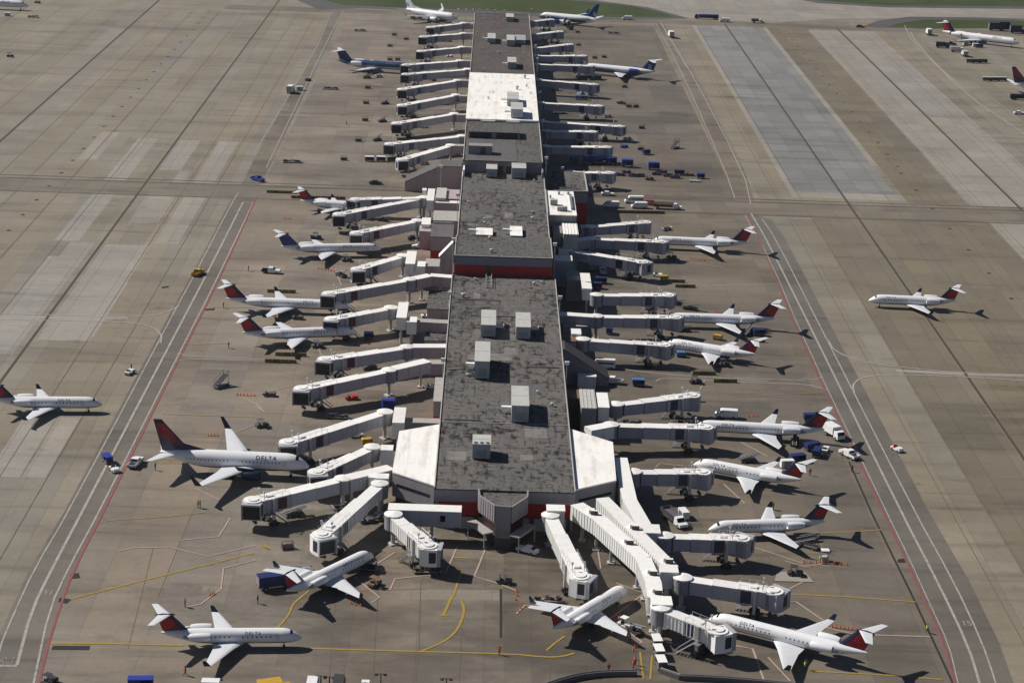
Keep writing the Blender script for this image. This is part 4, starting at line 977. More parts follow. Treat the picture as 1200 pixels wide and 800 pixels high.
# ------------------------------------------------------------------ concourse
def avx(*pts): return sum(P(*p).x for p in pts)/len(pts)
def avy(*pts): return sum(P(*p).y for p in pts)/len(pts)
ZF, ZM, ZP, ZW, ZB = 9.0, 14.4, 17.6, 18.2, 9.0
fx0 = avx((513,500,ZF),(529,330,ZF),(510,572,ZF)); fx1 = avx((668,500,ZF),(652,330,ZF),(673,578,ZF)); fy0 = avy((510,572,ZF),(672,577,ZF))
mx0 = avx((532.4,299,ZM),(534,280,ZM)); mx1 = avx((648.4,304,ZM),(646,285,ZM)); my0 = avy((532.4,299,ZM),(648.4,304,ZM))
nx0 = avx((537,272,ZM-.6),(541,200,ZM-.6)); nx1 = avx((643,272,ZM-.6),(638,205,ZM-.6)); ny0 = avy((535,276,ZM),(645,279,ZM))
px0 = avx((544,170,ZP),(545.5,146,ZP)); px1 = avx((635,175,ZP),(632,148,ZP)); py0 = avy((542,188,ZP),(637,191,ZP))
wy0 = avy((546,140,ZW),(631,142.5,ZW)); wy1 = avy((550,84.5,ZW),(627,88,ZW)); wx0 = avx((546,140,ZW),(550,85,ZW)); wx1 = avx((631,142,ZW),(627,88,ZW))
bx0 = avx((551,80,ZB),(556,20,ZB)); bx1 = avx((626.5,82,ZB),(620,22,ZB)); by1 = avy((556,15.5,ZB),(619,18,ZB))
con = thing('airport_concourse', 'long grey flat-roofed airport concourse running away through the middle of the apron', 'terminal building', ((fx0+fx1)/2, fy0, 0))
CX, CY = con.location.x, con.location.y
def cb(name, m, boxes, parent=con):
    for b in boxes: o = MB().box(b[0]-CX, b[1]-CX, b[2]-CY, b[3]-CY, b[4], b[5]).build(name, m, parent)
    return o
def parap(x0, x1, y0, y1, z, h=.45, t=.35, sides='lrfb'):
    o = []
    if 'l' in sides: o.append((x0,x0+t,y0+t,y1-t,z+.002,z+h))
    if 'r' in sides: o.append((x1-t,x1,y0+t,y1-t,z+.002,z+h))
    if 'f' in sides: o.append((x0,x1,y0,y0+t,z+.002,z+h-.02))
    if 'b' in sides: o.append((x0,x1,y1-t,y1,z+.002,z+h-.02))
    return o
e = .25
wl = cb('wall', 'wall_gray', [(fx0+e,fx1-e,fy0+1.3,my0-.02,0,ZF-.32), (mx0+.1,mx1-.1,my0+.05,ny0,0,ZM-.32), (nx0+.1,nx1-.1,ny0+.02,py0-.02,0,ZM-.9), (px0+.1,px1-.1,py0+.01,wy0,0,ZP-.3), (wx0+.05,wx1-.05,wy0+.02,wy1,0,ZW-.3), (bx0+.1,bx1-.1,wy1+.02,by1,0,ZB-.3)])
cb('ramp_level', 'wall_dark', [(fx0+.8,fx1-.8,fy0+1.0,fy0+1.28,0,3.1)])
cb('roof', 'roof_gravel', [(fx0,fx1,fy0,my0-.03,ZF-.3,ZF), (nx0,nx1,ny0+.03,py0-.03,ZM-.88,ZM-.6)])
cb('roof', 'roof_gravel_fine', [(mx0,mx1,my0,ny0,ZM-.3,ZM), (px0,px1,py0,wy0-.02,ZP-.28,ZP)])
cb('roof', 'roof_white', [(wx0,wx1,wy0,wy1,ZW-.28,ZW)])
cb('roof', 'roof_far', [(bx0,bx1,wy1+.03,by1,ZB-.28,ZB)])
cb('parapet', 'parapet', parap(fx0,fx1,fy0,my0-.05,ZF,.28,.22,'lr')+parap(mx0,mx1,my0,ny0,ZM,.2,.25,'lrf')+parap(nx0,nx1,ny0+.05,py0-.05,ZM-.6,.3,.25,'lr')+parap(px0,px1,py0,wy0-.05,ZP,.3,.25,'lr')+parap(bx0,bx1,wy1+.05,by1,ZB,.3,.25,'lrb'))
cb('roof_expansion_joint', 'metal_gray', [(fx0+.3,fx1-.3,P(580,496,ZF).y-.2,P(580,496,ZF).y+.2,ZF+.002,ZF+.10),(fx0+.3,fx1-.3,P(590,360,ZF).y-.15,P(590,360,ZF).y+.15,ZF+.002,ZF+.08)])
cb('parapet', 'roof_white', parap(wx0,wx1,wy0,wy1,ZW,.3,.4,'f'))
# front: grey fascia over a red band
gp0, gp1 = P(562,577,ZF).x, P(617,579,ZF).x
cb('fascia', 'wall_gray', [(fx0+.02,gp0,fy0-.02,fy0+1.2,6.3,ZF-.305), (gp1,fx1-.02,fy0-.02,fy0+1.2,6.3,ZF-.305)])
cb('red_band', 'red_panel', [(fx0+1.0,gp0,fy0+.55,fy0+1.27,3.1,6.29), (gp1,fx1-1.0,fy0+.55,fy0+1.27,3.1,6.29)])
xm = P(573,318,11).x
cb('fascia', 'fascia_blue', [(mx0+.02,mx1-.02,my0-.25,my0+.04,12.05,ZM-.305)])
cb('red_band', 'red_panel', [(mx0+.05,xm-.9,my0-.15,my0+.045,ZF+.1,12.04), (xm+.9,mx1-.05,my0-.15,my0+.045,ZF+.1,12.04)])
cb('window_panel', 'glass_dark', [(xm-.895,xm+.895,my0-.12,my0+.045,ZF+.1,12.04)])
g = MB(); y_ = my0-CY
for s in (-.75,.75): g.box(xm-CX+s-.06,xm-CX+s+.06,y_-9,y_-8.9,ZF+.3,ZF+.42); g.box(xm-CX+s-.05,xm-CX+s+.05,y_-13,y_-.4,ZF+1.0,ZF+1.08); g.box(xm-CX+s-.05,xm-CX+s+.05,y_-13,y_-.4,ZF+.45,ZF+.53)
for k in range(9): g.box(xm-CX-.8,xm-CX+.8,y_-1.2-k*1.4,y_-.9-k*1.4,ZF+.2,ZF+.42); 
for k in range(9):
    for s in (-.75,.75): g.box(xm-CX+s-.04,xm-CX+s+.04,y_-1.1-k*1.4,y_-1.0-k*1.4,ZF+.42,ZF+1.0)
g.build('roof_walkway', 'parapet', con)
# blocks on the stepped part
def onroof(x0,x1,yb,yf,z): return P(x0,yf,z).x, P(x1,yf,z).x, P((x0+x1)/2,yf,z).y, P((x0+x1)/2,yb,z).y
a = onroof(549,609,148,155,ZP+2.2); cb('penthouse', 'wall_gray', [(a[0],a[1],a[2]+1.2,a[3],ZP,ZP+1.9), (a[0],a[0]+.6,a[2],a[2]+1.2,ZP,ZP+1.9),(a[1]-.6,a[1],a[2],a[2]+1.2,ZP,ZP+1.9),((a[0]+a[1])/2-.8,(a[0]+a[1])/2+.8,a[2],a[2]+1.2,ZP,ZP+1.9)])
cb('penthouse_roof', 'roof_gravel_fine', [(a[0]-.1,a[1]+.1,a[2]-.1,a[3],ZP+1.9,ZP+2.2)])
cb('louvre', 'wall_dark', [(a[0]+.62,a[1]-.62,a[2]+1.1,a[2]+1.19,ZP+.01,ZP+1.88)])  # dark sheet standing in for the shade inside the recess
b_ = onroof(549,606,164,187,ZP); cb('roof_deck', 'roof_membrane', [(b_[0],b_[1],py0+.1,b_[3],ZP+.003,ZP+.12)])
a = onroof(549,577,169,171,ZP+3.0); hut = cb('stair_hut', 'wall_gray', [(a[0],a[1],a[2],a[3]+1.5,ZP+.1,ZP+3.0)])
hx = P(566,178,ZP+1.5).x; cb('door', 'wall_dark', [(hx-.9,hx+.9,a[2]-.05,a[2]+.01,ZP+.2,ZP+2.4)], hut)
for xx in (587,596): q = P(xx,190,ZP-1).x; cb('door', 'wall_dark', [(q-.8,q+.8,py0-.06,py0+.02,ZM-.5,ZM+1.7)])
for (xx, w_) in ((572,5.0),(601,4.6)): q = P(xx,144,ZW).x; cb('duct', 'roof_white', [(q-w_*.5,q+w_*.5,wy0-1.6,wy0-.9,ZP+.02,ZP+.7)])
q = P(546,190,ZM+2); cb('stair_wall', 'roof_white', [(nx0+.3,nx0+.8,py0-7,py0-.1,ZM-.59,ZM+1.6)]); cb('stair_wall', 'wall_gray', [(nx1-.9,nx1-.4,py0-6,py0-.1,ZM-.59,ZM+1.4)])
# porch at the end wall
def rel(p): return (p.x-CX, p.y-CY)
zq = 8.7
pp = [P(562,574,zq),P(563,582.5,zq),P(581,594.5,zq),P(599,596,zq),P(617,584.5,zq),P(617.5,576,zq)]
pp[0].y = fy0-.05; pp[5].y = fy0-.05
porch = MB().prism([rel(p) for p in pp], zq-.45, zq-.15).build('porch', 'roof_gravel_fine', con)
g = MB(); gr = MB(); gd = MB()
for k in (0,1,2,3,4):
    A, B = pp[k], pp[k+1]; d = (B-A); d.z = 0; d.normalize(); n = Vector((d.y,-d.x,0))
    top = zq+.55; bot = (1.9 if k == 2 else 5.6)
    if k == 2: bot = 2.4
    def slab(mb, z0, z1, o0, o1):
        q = [A+n*o1, B+n*o1, B+n*o0, A+n*o0]; mb.prism([rel(p) for p in q], z0, z1)
    slab(g, bot, top, 0, .32)
    if k in (1,3):
        slab(gr, 2.8, 5.58, -.9, -.6); slab(gd, 0, 2.78, -1.0, -.7)
        L_ = (B-A).length; x = .8
        while x < L_-.3:
            p = A+d*x; q = [p+n*.32-d*.07, p+n*.32+d*.07, p+n*.40+d*.07, p+n*.40-d*.07]; g.prism([rel(v) for v in q], bot+.1, top-.1); x += .9
    if k == 2:
        slab(gd, 0, 2.38, -.3, .2)
        x = .25; L_ = (B-A).length
        while x < L_:
            p = A+d*x; q = [p+n*.32-d*.11, p+n*.32+d*.11, p+n*.42+d*.11, p+n*.42-d*.11]; g.prism([rel(v) for v in q], 2.45, 4.3); x += .5
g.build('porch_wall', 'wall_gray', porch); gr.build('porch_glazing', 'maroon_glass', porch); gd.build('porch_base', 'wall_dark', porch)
for (k0, k1, sg) in ((1,2,-1),(3,4,1)):
    A, B = pp[k0], pp[k1]; d = (B-A); d.z = 0; d.normalize(); n = Vector((d.y,-d.x,0)); g = MB()
    q = [A+n*.3-d*1.0, B+n*.3, B+n*2.6, A+n*2.6-d*1.0]; g.prism([rel(p) for p in q], 3.3, 3.6); g.build('canopy', 'canopy_roof', porch)
    for p in (A+n*2.3-d*.6, B+n*2.3-d*.3): v = rel(p); MB().tube((v[0],v[1],0),(v[0],v[1],3.3),.14,n=6).build('column', 'column_gray', porch)
# the two white-roofed corner lounges, with dark window strips
for nm, pts in (('west',[(468,505),(515,497),(509,568),(460,552)]),('east',[(667,502),(718,518),(722,562),(673,573)])):
    z = 8.6; w_ = px(*[(x,y,z) for x,y in pts])
    if nm == 'west':
        w_[1].x = w_[2].x = fx0-.06
    else: w_[0].x = w_[3].x = fx1+.06
    g = MB(); g.prism([rel(p) for p in w_], 3.2, z-.3); c_ = sum(w_, Vector())/4
    lw = g.build('corner_lounge', 'wall_gray', con)
    g = MB(); g.prism([rel(p+(p-c_).normalized()*.12) for p in w_], z-.295, z); g.build('roof', 'roof_white', lw)
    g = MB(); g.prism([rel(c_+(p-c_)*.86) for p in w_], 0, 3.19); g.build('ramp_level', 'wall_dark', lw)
    A, B = (w_[2], w_[3]); d = B-A; d.z = 0; L_ = d.length; d.normalize(); n = Vector((d.y,-d.x,0))
    if n.y > 0: n = -n
    g = MB(); q = [A+d*L_*.1, A+d*L_*.9, A+d*L_*.9+n*.06, A+d*L_*.1+n*.06]; g.prism([rel(p) for p in q], 5.6, 6.2); g.build('window', 'glass_dark', lw)
# roof plant
def unit(x0,x1,yb,yf,z,h,label,group,fans=0,duct=0,m=('unit_gray','unit_side'),legs=False):
    """x0,x1,yb,yf: extent of its top face"""
    X0,X1,Y0,Y1 = onroof(x0,x1,yb,yf,z+h); cx,cy = (X0+X1)/2,(Y0+Y1)/2; w_,l_ = (X1-X0)/2,(Y1-Y0)/2
    t = thing('rooftop_unit', label, 'rooftop unit', (cx,cy,z), 0, group)
    g = MB(); g.box(-w_,w_,-l_,l_,.35,h-.12); g.build('casing', m[1], t)
    g = MB(); g.box(-w_-.08,w_+.08,-l_-.08,l_+.08,h-.118,h); g.box(-w_+.1,w_-.1,-.04,.04,h,h+.05); g.build('lid', m[0], t)
    g = MB()
    for sx in (-w_+.3,w_-.3):
        for sy in (-l_+.3,0,l_-.3): g.box(sx-.15,sx+.15,sy-.15,sy+.15,.0,.349)
    g.build('leg', 'metal_gray', t)
    if fans:
        for k in range(fans):
            xx = -w_+(k+.5)*2*w_/fans; g = MB(); g.tube((xx,-l_+.55,h+.002),(xx,-l_+.55,h+.14),.42,n=12,mi=0,cap=1); g.build('fan', ['metal_gray','metal_dark'], t)
    if duct:
        g = MB(); x_ = -w_-2.2 if duct < 0 else w_+.02; g.box(x_,x_+2.15,-.45,.45,.9,1.6); g.build('duct', 'roof_white', t)
    g = MB(); g.box(-w_*.6,w_*.6,-l_-.03,-l_+.001,.8,h*.6); g.build('louvre', 'unit_louvre', t)
    return t
GU = 'rooftop units along the concourse roof'
unit(554,575,509,520,ZF,3.6,'small pale rooftop unit with three fans, nearest to the end wall of the concourse',GU,3)
unit(600,620,452,475,ZF,4.2,'tall grey rooftop unit near the right front roof edge, with a white duct',GU,0,-1)
unit(556.5,574,400,423,ZF,4.6,'tallest grey rooftop unit, left of centre on the front roof with long dark shadow',GU,0,-1)
unit(564,581,363,380.5,ZF,3.4,'grey rooftop unit below the red band, the left one of the pair',GU,0,1)
unit(605,622,366,383,ZF,3.4,'grey rooftop unit below the red band, the right one of the pair',GU,0,1)
unit(558,577,267,275,ZM-.6,1.1,'low white slab-like rooftop unit left of the roof ladder, behind the raised roof front',GU,0,-1,m=('roof_white','unit_gray'))
unit(598,612,265,276,ZM-.6,1.1,'low white slab-like rooftop unit right of the roof ladder, behind the raised roof front',GU,0,-1,m=('roof_white','unit_gray'))
unit(570,582.5,187,198,ZM-.6,3.0,'grey box on the raised roof, left of the pair before the dark stepped wall',GU)
unit(600,616.5,187,197,ZM-.6,3.6,'wider grey box on the raised roof, right of the pair before the dark stepped wall',GU)
unit(594.5,608,108,116,ZW,2.8,'grey box on the bright white roof, rear one with white louvre frame at its side',GU,0,-1)
unit(599,613,120,128,ZW,3.4,'grey box on the bright white roof, front one close to its edge',GU,0,-1)
unit(571.5,580.5,39,45,ZB,2.6,'small grey unit on the far dark roof, left of the pair in the middle',GU,0,-1)
unit(594,603,41,47,ZB,3.0,'small grey unit on the far dark roof with a lower dark block beside it',GU,0,-1)
unit(604,616,41,47,ZB,2.2,'low dark blue block on the far dark roof by the right edge',GU,m=('unit_side','unit_side'))
unit(595,605,67,73,ZB,3.0,'grey unit on the far dark roof just behind the bright white roof',GU,0,-1)
unit(593,602,16,20,ZB,2.4,'grey unit at the far end of the concourse roof',GU)
def vent(x,y,z,label,s=1.0):
    s *= .62
    p = P(x,y,z); t = thing('roof_vent', label, 'roof vent', p, 0, 'small vents on the concourse roof')
    g = MB(); g.tube((0,0,0),(0,0,.8*s),.28*s,n=8); g.build('pipe', 'metal_gray', t)
    g = MB(); g.rings([[(math.cos(2*math.pi*i/10)*r*s, math.sin(2*math.pi*i/10)*r*s, zz*s) for i in range(10)] for r,zz in ((.5,.8),(.62,.95),(.5,1.2),(.1,1.32))]); g.build('cowl', 'unit_gray', t, True); return t
for x,y,z,lb,s_ in ((548,441,ZF,'grey mushroom vent at the front left corner of the tallest rooftop unit',1),(560,443,ZF,'twin vent standing in front of the tallest rooftop unit',1.2),(630,461,ZF,'single pale vent right of the tall unit near the right roof edge',1),(647,476,ZF,'vent on a dark patch by the right roof edge, before the bright corner lounge',1.2),
   (557,328,ZF,'vent left of the roof ladder under the red band',.9),(543,349,ZF,'larger dark vent cluster near the left edge under the red band',1.8),(626,334,ZF,'dark vent right of centre under the red band',1.3),(635,332,ZF,'pale vent beside the right edge under the red band',1),(562,340,ZF,'small vent beside the foot of the roof ladder',.7),(572,341,ZF,'tiny vent right at the foot of the roof ladder',.6),
   (576,296,ZM,'vent on the front strip of the raised roof above the red band',1.5),(574,281,ZM,'vent at the rear of the front strip of the raised roof',1.4),(568,263,ZM-.6,'pale vent behind the left white slab unit',1.2),(568,258,ZM-.6,'second vent farther behind the left white slab unit',1.0),(624,258,ZM-.6,'rusty cowl on the raised roof near its right edge',1.4),(624,250,ZM-.6,'reddish vent behind the rusty cowl',1.0),(549,238,ZM-.6,'vent near the left edge of the raised roof',1.0),(615,224,ZM-.6,'small pale vent in the middle of the raised roof',.8),(626,213,ZM-.6,'white vent before the right grey box on the raised roof',1.0),(586,193,ZM-.6,'pale vent standing between the two grey boxes',1.4),
   (572,116,ZW,'dark vent left of centre on the bright white roof',1.1),(578,109,ZW,'tiny vent behind the dark one on the bright white roof',.7),(606,105,ZW,'dark green vent cluster on the bright white roof behind the boxes',1.8),(617,102,ZW,'upright dark vent near the right edge of the bright white roof',1.2),(622,110,ZW,'short dark vent at the right of the bright white roof',1.0),(615,92,ZW,'wide dark vent at the back right corner of the bright white roof',1.8),
   (569,23,ZB,'white vent near the left of the far dark roof',1.2),(584,63,ZB,'black vent in the middle of the far dark roof',1.3),(566,45,ZB,'white vent left of the pair of far units',1.0),(573,53,ZB,'pale vent before the left far unit',1.1),(568,82,ZB,'white vent close behind the bright white roof',1.1),(614,64,ZB,'pale vent near the right of the far dark roof',.9)): vent(x,y,z,lb,s_)
# lower annexes
def annex(name, label, x0,x1,yb,yf,z, wall='wall_gray', roof='roof_membrane', z0=0.0, red=None, par=None, slope=None, ribs=False, cat='annex'):
    X0,X1,Y0,Y1 = onroof(x0,x1,yb,yf,z); cx,cy = (X0+X1)/2,(Y0+Y1)/2; a,b = X0-cx,X1-cx; c,d = Y0-cy,Y1-cy
    t = thing(name, label, cat, (cx,cy,0), 0, 'annexes beside the concourse')
    if red:
        g = MB(); g.box(a+.1,b-.1,c+.1,d-.1,red,z-.25); g.build('wall', wall, t)
        g = MB(); g.box(a+.16,b-.16,c+.16,d-.16,z0,red-.003); g.build('red_band', 'red_panel', t)
    else:
        g = MB(); g.box(a+.1,b-.1,c+.1,d-.1,z0,z-.25)
        if ribs:
            x = a+.6
            while x < b-.3: g.box(x,x+.25,c+.03,c+.099,z0+.3,z-.3); x += 1.2
        g.build('wall', wall, t)
    g = MB(); g.box(a,b,c,d,z-.248,z)
    if ribs:
        x = a+.5
        while x < b-.2: g.box(x,x+.18,c+.05,d-.05,z,z+.09); x += .9
    g.build('roof', roof, t)
    if par:
        g = MB()
        if 'r' in par: g.box(b-.35,b,c+.36,d,z+.002,z+.55)
        if 'l' in par: g.box(a,a+.35,c+.36,d,z+.002,z+.55)
        if 'f' in par: g.box(a,b,c,c+.35,z+.002,z+.5)
        if 'b' in par: g.box(a+.36,b-.36,d-.35,d,z+.002,z+.5)
        g.build('parapet', 'parapet', t)
    return t
def ramp_shed(label, pts, depth, wall, capm):
    """pts: (x px, y px of the top edge, world z of the top edge) along its front wall"""
    y = avy(*[(p[0],p[1],p[2]) for p in pts]); c = P(*pts[0]); xs = [P(*p).x for p in pts]; t = thing('ramp_enclosure', label, 'ramp enclosure', (xs[0],y,0), 0, 'ramp enclosures beside the concourse')
    q = [(x-xs[0],p[2]) for x,p in zip(xs,pts)]; g = MB(); g.extr_y(q+[(q[-1][0],0),(q[0][0],0)], 0, depth); g.build('wall', wall, t)
    g = MB(); up = [(a,b+.25) for a,b in q]; g.extr_y(q+up[::-1], -.15, depth+.1); g.build('roof', capm, t); return t
ramp_shed('sloping walled ramp on the left side of the concourse, rising to the building', [(474,216,3.2),(516,194,9.0),(541,195,9.0)], 9, 'wall_pink', 'roof_membrane')
ramp_shed('dark sloping walled ramp on the right side of the concourse, falling away from it', [(657,408,9.0),(662,410,9.0),(714,447,1.8)], 7, 'wall_gray', 'wall_dark')
annex('annex_building', 'low annex with red wall band on the left, behind a white parked pickup', 504,531,262,277.5,7.2,'wall_pink','roof_membrane',red=2.9,par='b')
annex('annex_building', 'beige flat-roofed annex behind the low red-banded annex on the left', 507,537,247,258.5,7.6,'wall_pink','canopy_roof')
annex('annex_building', 'dark reddish low annex under the far left ramp', 522,538,222,233,7.0,'wall_pink','wall_pink')
annex('annex_building', 'ribbed pale-topped annex between walkway box and dark reddish annex on the left', 510.5,522.5,220,232,7.8,'wall_pink','unit_gray')
annex('annex_building', 'low dark-roofed annex with red front and white edge, right of the raised roof', 640,689,201,225,10.5,'wall_gray','roof_gravel',red=7.0,par='rf')
kk = annex('annex_building', 'small annex with bright cream roof on the right side of the raised roof', 641,676,224,252,13.6,'wall_gray','roof_white',par='l')
for (x,y,w_,l_,h_) in ((649,240,2.2,1.6,1.6),(656,247,1.6,1.2,1.2),(662,247,1.4,1.2,1.3),(655,228,.7,.7,.9),(666,228,.7,.9,.8),(645,232,.5,.5,.8)):
    p = P(x,y,13.6); t = thing('rooftop_unit', 'small grey unit on the bright cream annex roof', 'rooftop unit', p, 0, 'small units on the cream annex roof'); g = MB(); g.box(-w_/2,w_/2,-l_/2,l_/2,.1,h_); g.build('casing', 'metal_gray', t); g = MB(); g.box(-w_/2-.05,w_/2+.05,-l_/2-.05,l_/2+.05,h_,h_+.1); g.build('lid', 'unit_gray', t)
p = P(669,238,13.6); t = thing('roof_duct', 'long dark pipe run along the cream annex roof', 'duct', p); g = MB(); g.box(-.3,.3,-9,9,.35,.8); g.build('pipe', 'metal_gray', t); g = MB(); [g.box(-.25,.25,y-.2,y+.2,0,.349) for y in (-8,-3,3,8)]; g.build('foot', 'metal_dark', t)
annex('annex_building', 'ribbed pale box in front of the cream-roofed annex', 660,678,259.5,274.5,11.3,'unit_gray','bridge_roof',ribs=True)
annex('annex_building', 'dark recessed box left of the ribbed pale box', 648,659,261,273,10.6,'wall_gray','wall_gray')
annex('annex_building', 'blue-grey block with white roof below the red-banded raised roof on the right', 650,671,299,305,8.0,'bridge_side','bridge_roof')
annex('annex_building', 'dark low block beside the short white walkway right of the red band', 664,681,317,328,6.3,'wall_gray','wall_gray')
ramp_shed('plain grey slab wall with white sloping top, left of the red-banded raised roof', [(514,302,5.2),(531.5,284,9.9)], 3.2, 'wall_pink', 'roof_white')
annex('annex_building', 'low roofed link from the slab wall out to the walkway boxes on the left', 498,515,303,312,6.0,'wall_pink','canopy_roof')
annex('annex_building', 'beige slanting-topped annex behind the low red-banded one', 491,505,264,271,5.8,'wall_pink','canopy_roof')
annex('annex_building', 'narrow grey stair tower with red foot on the left of the front roof', 507.5,519,442,470,6.6,'wall_pink','canopy_roof',red=2.8)
annex('annex_building', 'low dark-roofed yard building on the left below the slab wall', 500,527,340,362,3.2,'wall_pink','roof_gravel_fine',par='r')
annex('annex_building', 'second low gravel-roofed yard building left of the front roof, behind a reddish link', 497,523,388,399,3.0,'wall_pink','roof_gravel_fine')
annex('annex_building', 'ribbed grey box on the right of the front roof beside a white walkway box', 681,699.5,456,478,7.6,'wall_gray','unit_gray',ribs=True)
annex('annex_building', 'dark brown link between the front roof and the ribbed grey box', 661,680,456,466,6.6,'wall_dark','brown')
annex('annex_building', 'brown link bridge from the right roof edge to the small white box', 653,676,393.5,399.5,6.6,'wall_pink','brown')
annex('annex_building', 'grey low link with a pale roof strip, right side under the long walkway', 660,688,377,382,4.6,'wall_gray','canopy_roof')
# floodlights
def flood(x,y,z,label):
    p = P(x,y,z); g0 = 0; t = thing('floodlight_mast', label, 'floodlight', (p.x,p.y,0), 0, 'floodlights along the concourse edges')
    g = MB(); g.tube((0,0,0),(0,0,z-.5),.16,.10,n=6); g.build('pole', 'column_gray', t)
    g = MB()
    for k in (-.5,.5): g.box(k*.55-.26,k*.55+.26,-.3,.3,z-.6,z+.1)
    g.box(-.5,.5,-.1,.1,z-.8,z-.6); g.build('lamp_head', 'lamp_white', t); return t
for x,y,z,lb in ((664.5,424,13,'tall floodlight at the right roof edge above the dark sloping ramp'),(656.5,347,13,'floodlight at the right roof edge near the long walkway'),(650.5,285,17,'floodlight at the right corner of the raised red-banded roof'),(640.5,184,20,'tall floodlight at the far right corner of the raised roof'),(519.5,420,11.5,'floodlight at the left roof edge above the reddish link'),(527,342,11.5,'floodlight at the left roof edge beside the yard building'),(531.5,279,16,'floodlight at the left end of the raised roof front'),(536.5,227,16,'floodlight at the left edge of the raised roof above a walkway'),
   (633,107,16,'floodlight right of the bright white roof, rear one'),(636,140,16,'floodlight right of the bright white roof, front one'),(630,68,14,'floodlight right of the far dark roof behind the white one'),(627.5,53,14,'floodlight right of the far dark roof in the middle'),(553,28,13,'floodlight left of the far end of the concourse'),(659,196,11,'low white floodlight on the dark-roofed right annex'),(517,194,12,'white floodlight at the top of the left ramp'),(623,10.5,13,'floodlight at the far right corner of the concourse')): flood(x,y,z,lb)

for k_, x in enumerate((537,546,554,562,571,580,591)):
    lb = ('leftmost','second from the left','third from the left','middle','third from the right','second from the right','rightmost')[k_]; flood(x, 10.5+.25*k_, 12.5, 'white floodlight in the row across the far end of the concourse, '+lb)
# newer membrane patches, drains and pipe runs on the roof
rp = random.Random(11)
for k_ in range(16):
    x = rp.uniform(fx0+2, fx1-7); y = rp.uniform(fy0+4, my0-12); w_ = rp.uniform(1.6,5.5); l_ = rp.uniform(2.5,9)
    cb('roof_patch', rp.choice(['roof_membrane','roof_far','roof_patch_pale']), [(x,x+w_,y,y+l_,ZF+.001+.0015*k_,ZF+.012+.0015*k_)])
for k_ in range(9):
    x = rp.uniform(nx0+2, nx1-6); y = rp.uniform(ny0+4, py0-14); w_ = rp.uniform(1.6,5.5); l_ = rp.uniform(2.5,9)
    cb('roof_patch', rp.choice(['roof_membrane','roof_far','roof_patch_pale']), [(x,x+w_,y,y+l_,ZM-.599+.0015*k_,ZM-.588+.0015*k_)])
for (x0,x1,y) in ((fx0+1,fx0+9,fy0+40),(fx1-9,fx1-1,fy0+78),(fx0+6,fx1-8,fy0+118),(fx0+2,fx0+13,fy0+132)): cb('roof_pipe', 'metal_gray', [(x0,x1,y,y+.22,ZF+.12,ZF+.34)])
for k_ in range(7): q = fx0+3+k_*(fx1-fx0-6)/6; cb('ramp_door', 'unit_side', [(q-1.4,q+1.4,fy0+.74,fy0+.995,.05,2.7)])
# ------------------------------------------------------------------ airliners
def fly(key, livery, nose, tail, label, anchor='mid'):
    s = SPEC[key]; plane(key, livery, P(*nose, s['zc']-.2*s['D']), P(*tail, s['zc']+.22*s['D']), label, anchor)
fly('crj_short','delta',(350,747),(193,741),'white regional jet with red tail, alone at the bottom left beside the yellow line','mid')
fly('crj_short','delta',(437,650),(336,692),'white regional jet angled at lower left with a blue box truck behind its tail','mid')
fly('crj_short','delta',(736,690),(646,737),'white regional jet angled at the lower middle stand, left of the long white walkways','mid')
fly('narrowbody','delta',(353,546),(197,530),'largest white jet on the left, underwing engines and tall navy tail with red emblem','mid')
fly('crj_short','delta',(120,474),(2,468),'white regional jet taxiing at far left beyond the service road, tail cut off','nose')
fly('crj_medium','delta',(414,390),(284,390),'white regional jet docked nose in at left, its wing tip behind two olive barriers','tail')
fly('crj_long','delta',(407,360),(265,350),'long white regional jet on the left, its tail closest to the red line','tail')
fly('crj_medium','old',(442,292),(329,289),'white regional jet with an all blue tail and red tail top on the left','tail')
fly('crj_short','delta',(432,244),(352,235),'white regional jet on the left half hidden behind the uppermost white walkway bridges','tail')
fly('crj_medium','delta',(764,283),(877,284),'white regional jet docked on the right just below the cross road','tail')
fly('crj_medium','delta',(785,374),(909,373),'white regional jet docked on the right, just behind the jet with olive barriers before it','tail')
fly('crj_short','delta',(780,403),(886,415),'small white regional jet docked on the right with two olive barriers before it','tail')
fly('crj_medium','delta',(826,501),(966,503),'white regional jet on the right surrounded by blue carts and pickups at its tail','tail')
fly('crj_short','delta',(818,545),(934,561),'small white regional jet on the right below the one with the carts at its tail','mid')
fly('crj_short','delta',(848,620),(967,610),'white regional jet on the right beside the small white booth and a belt loader','tail')
fly('crj_medium','delta',(846,729),(1016,765),'nearest white regional jet at the bottom right, tail pointing to the red line','tail')
fly('crj_short','delta',(1018,352),(1120,352),'white regional jet taxiing alone on the right, pointing to the concourse','mid')
fly('seven17','blue',(489,81),(396,71),'dark blue jet with tail mounted engines at the far left stands','tail')
fly('narrowbody','white',(526,21),(486,12),'white jet with a pale tail letter at the far left end of the concourse','mid')
fly('narrowbody','teal',(624,19),(706,23),'blue and white jet with tall dark tail at the far right concourse end','mid')
fly('seven17','teal',(676,79),(768,84),'blue and white jet with tail mounted engines at the far right stands','tail')
fly('md88','delta',(1193,51),(1106,37),'long white jet with a dark tail parked at the top right corner','mid')
fly('narrowbody','delta',(1262,105),(1187,98),'jet cut off by the right photo edge, only its navy and red tail in view','tail')
fly('md88','white',(33,7),(-45,0),'jet cut off by the top left corner of the photo, only its nose in view','nose')
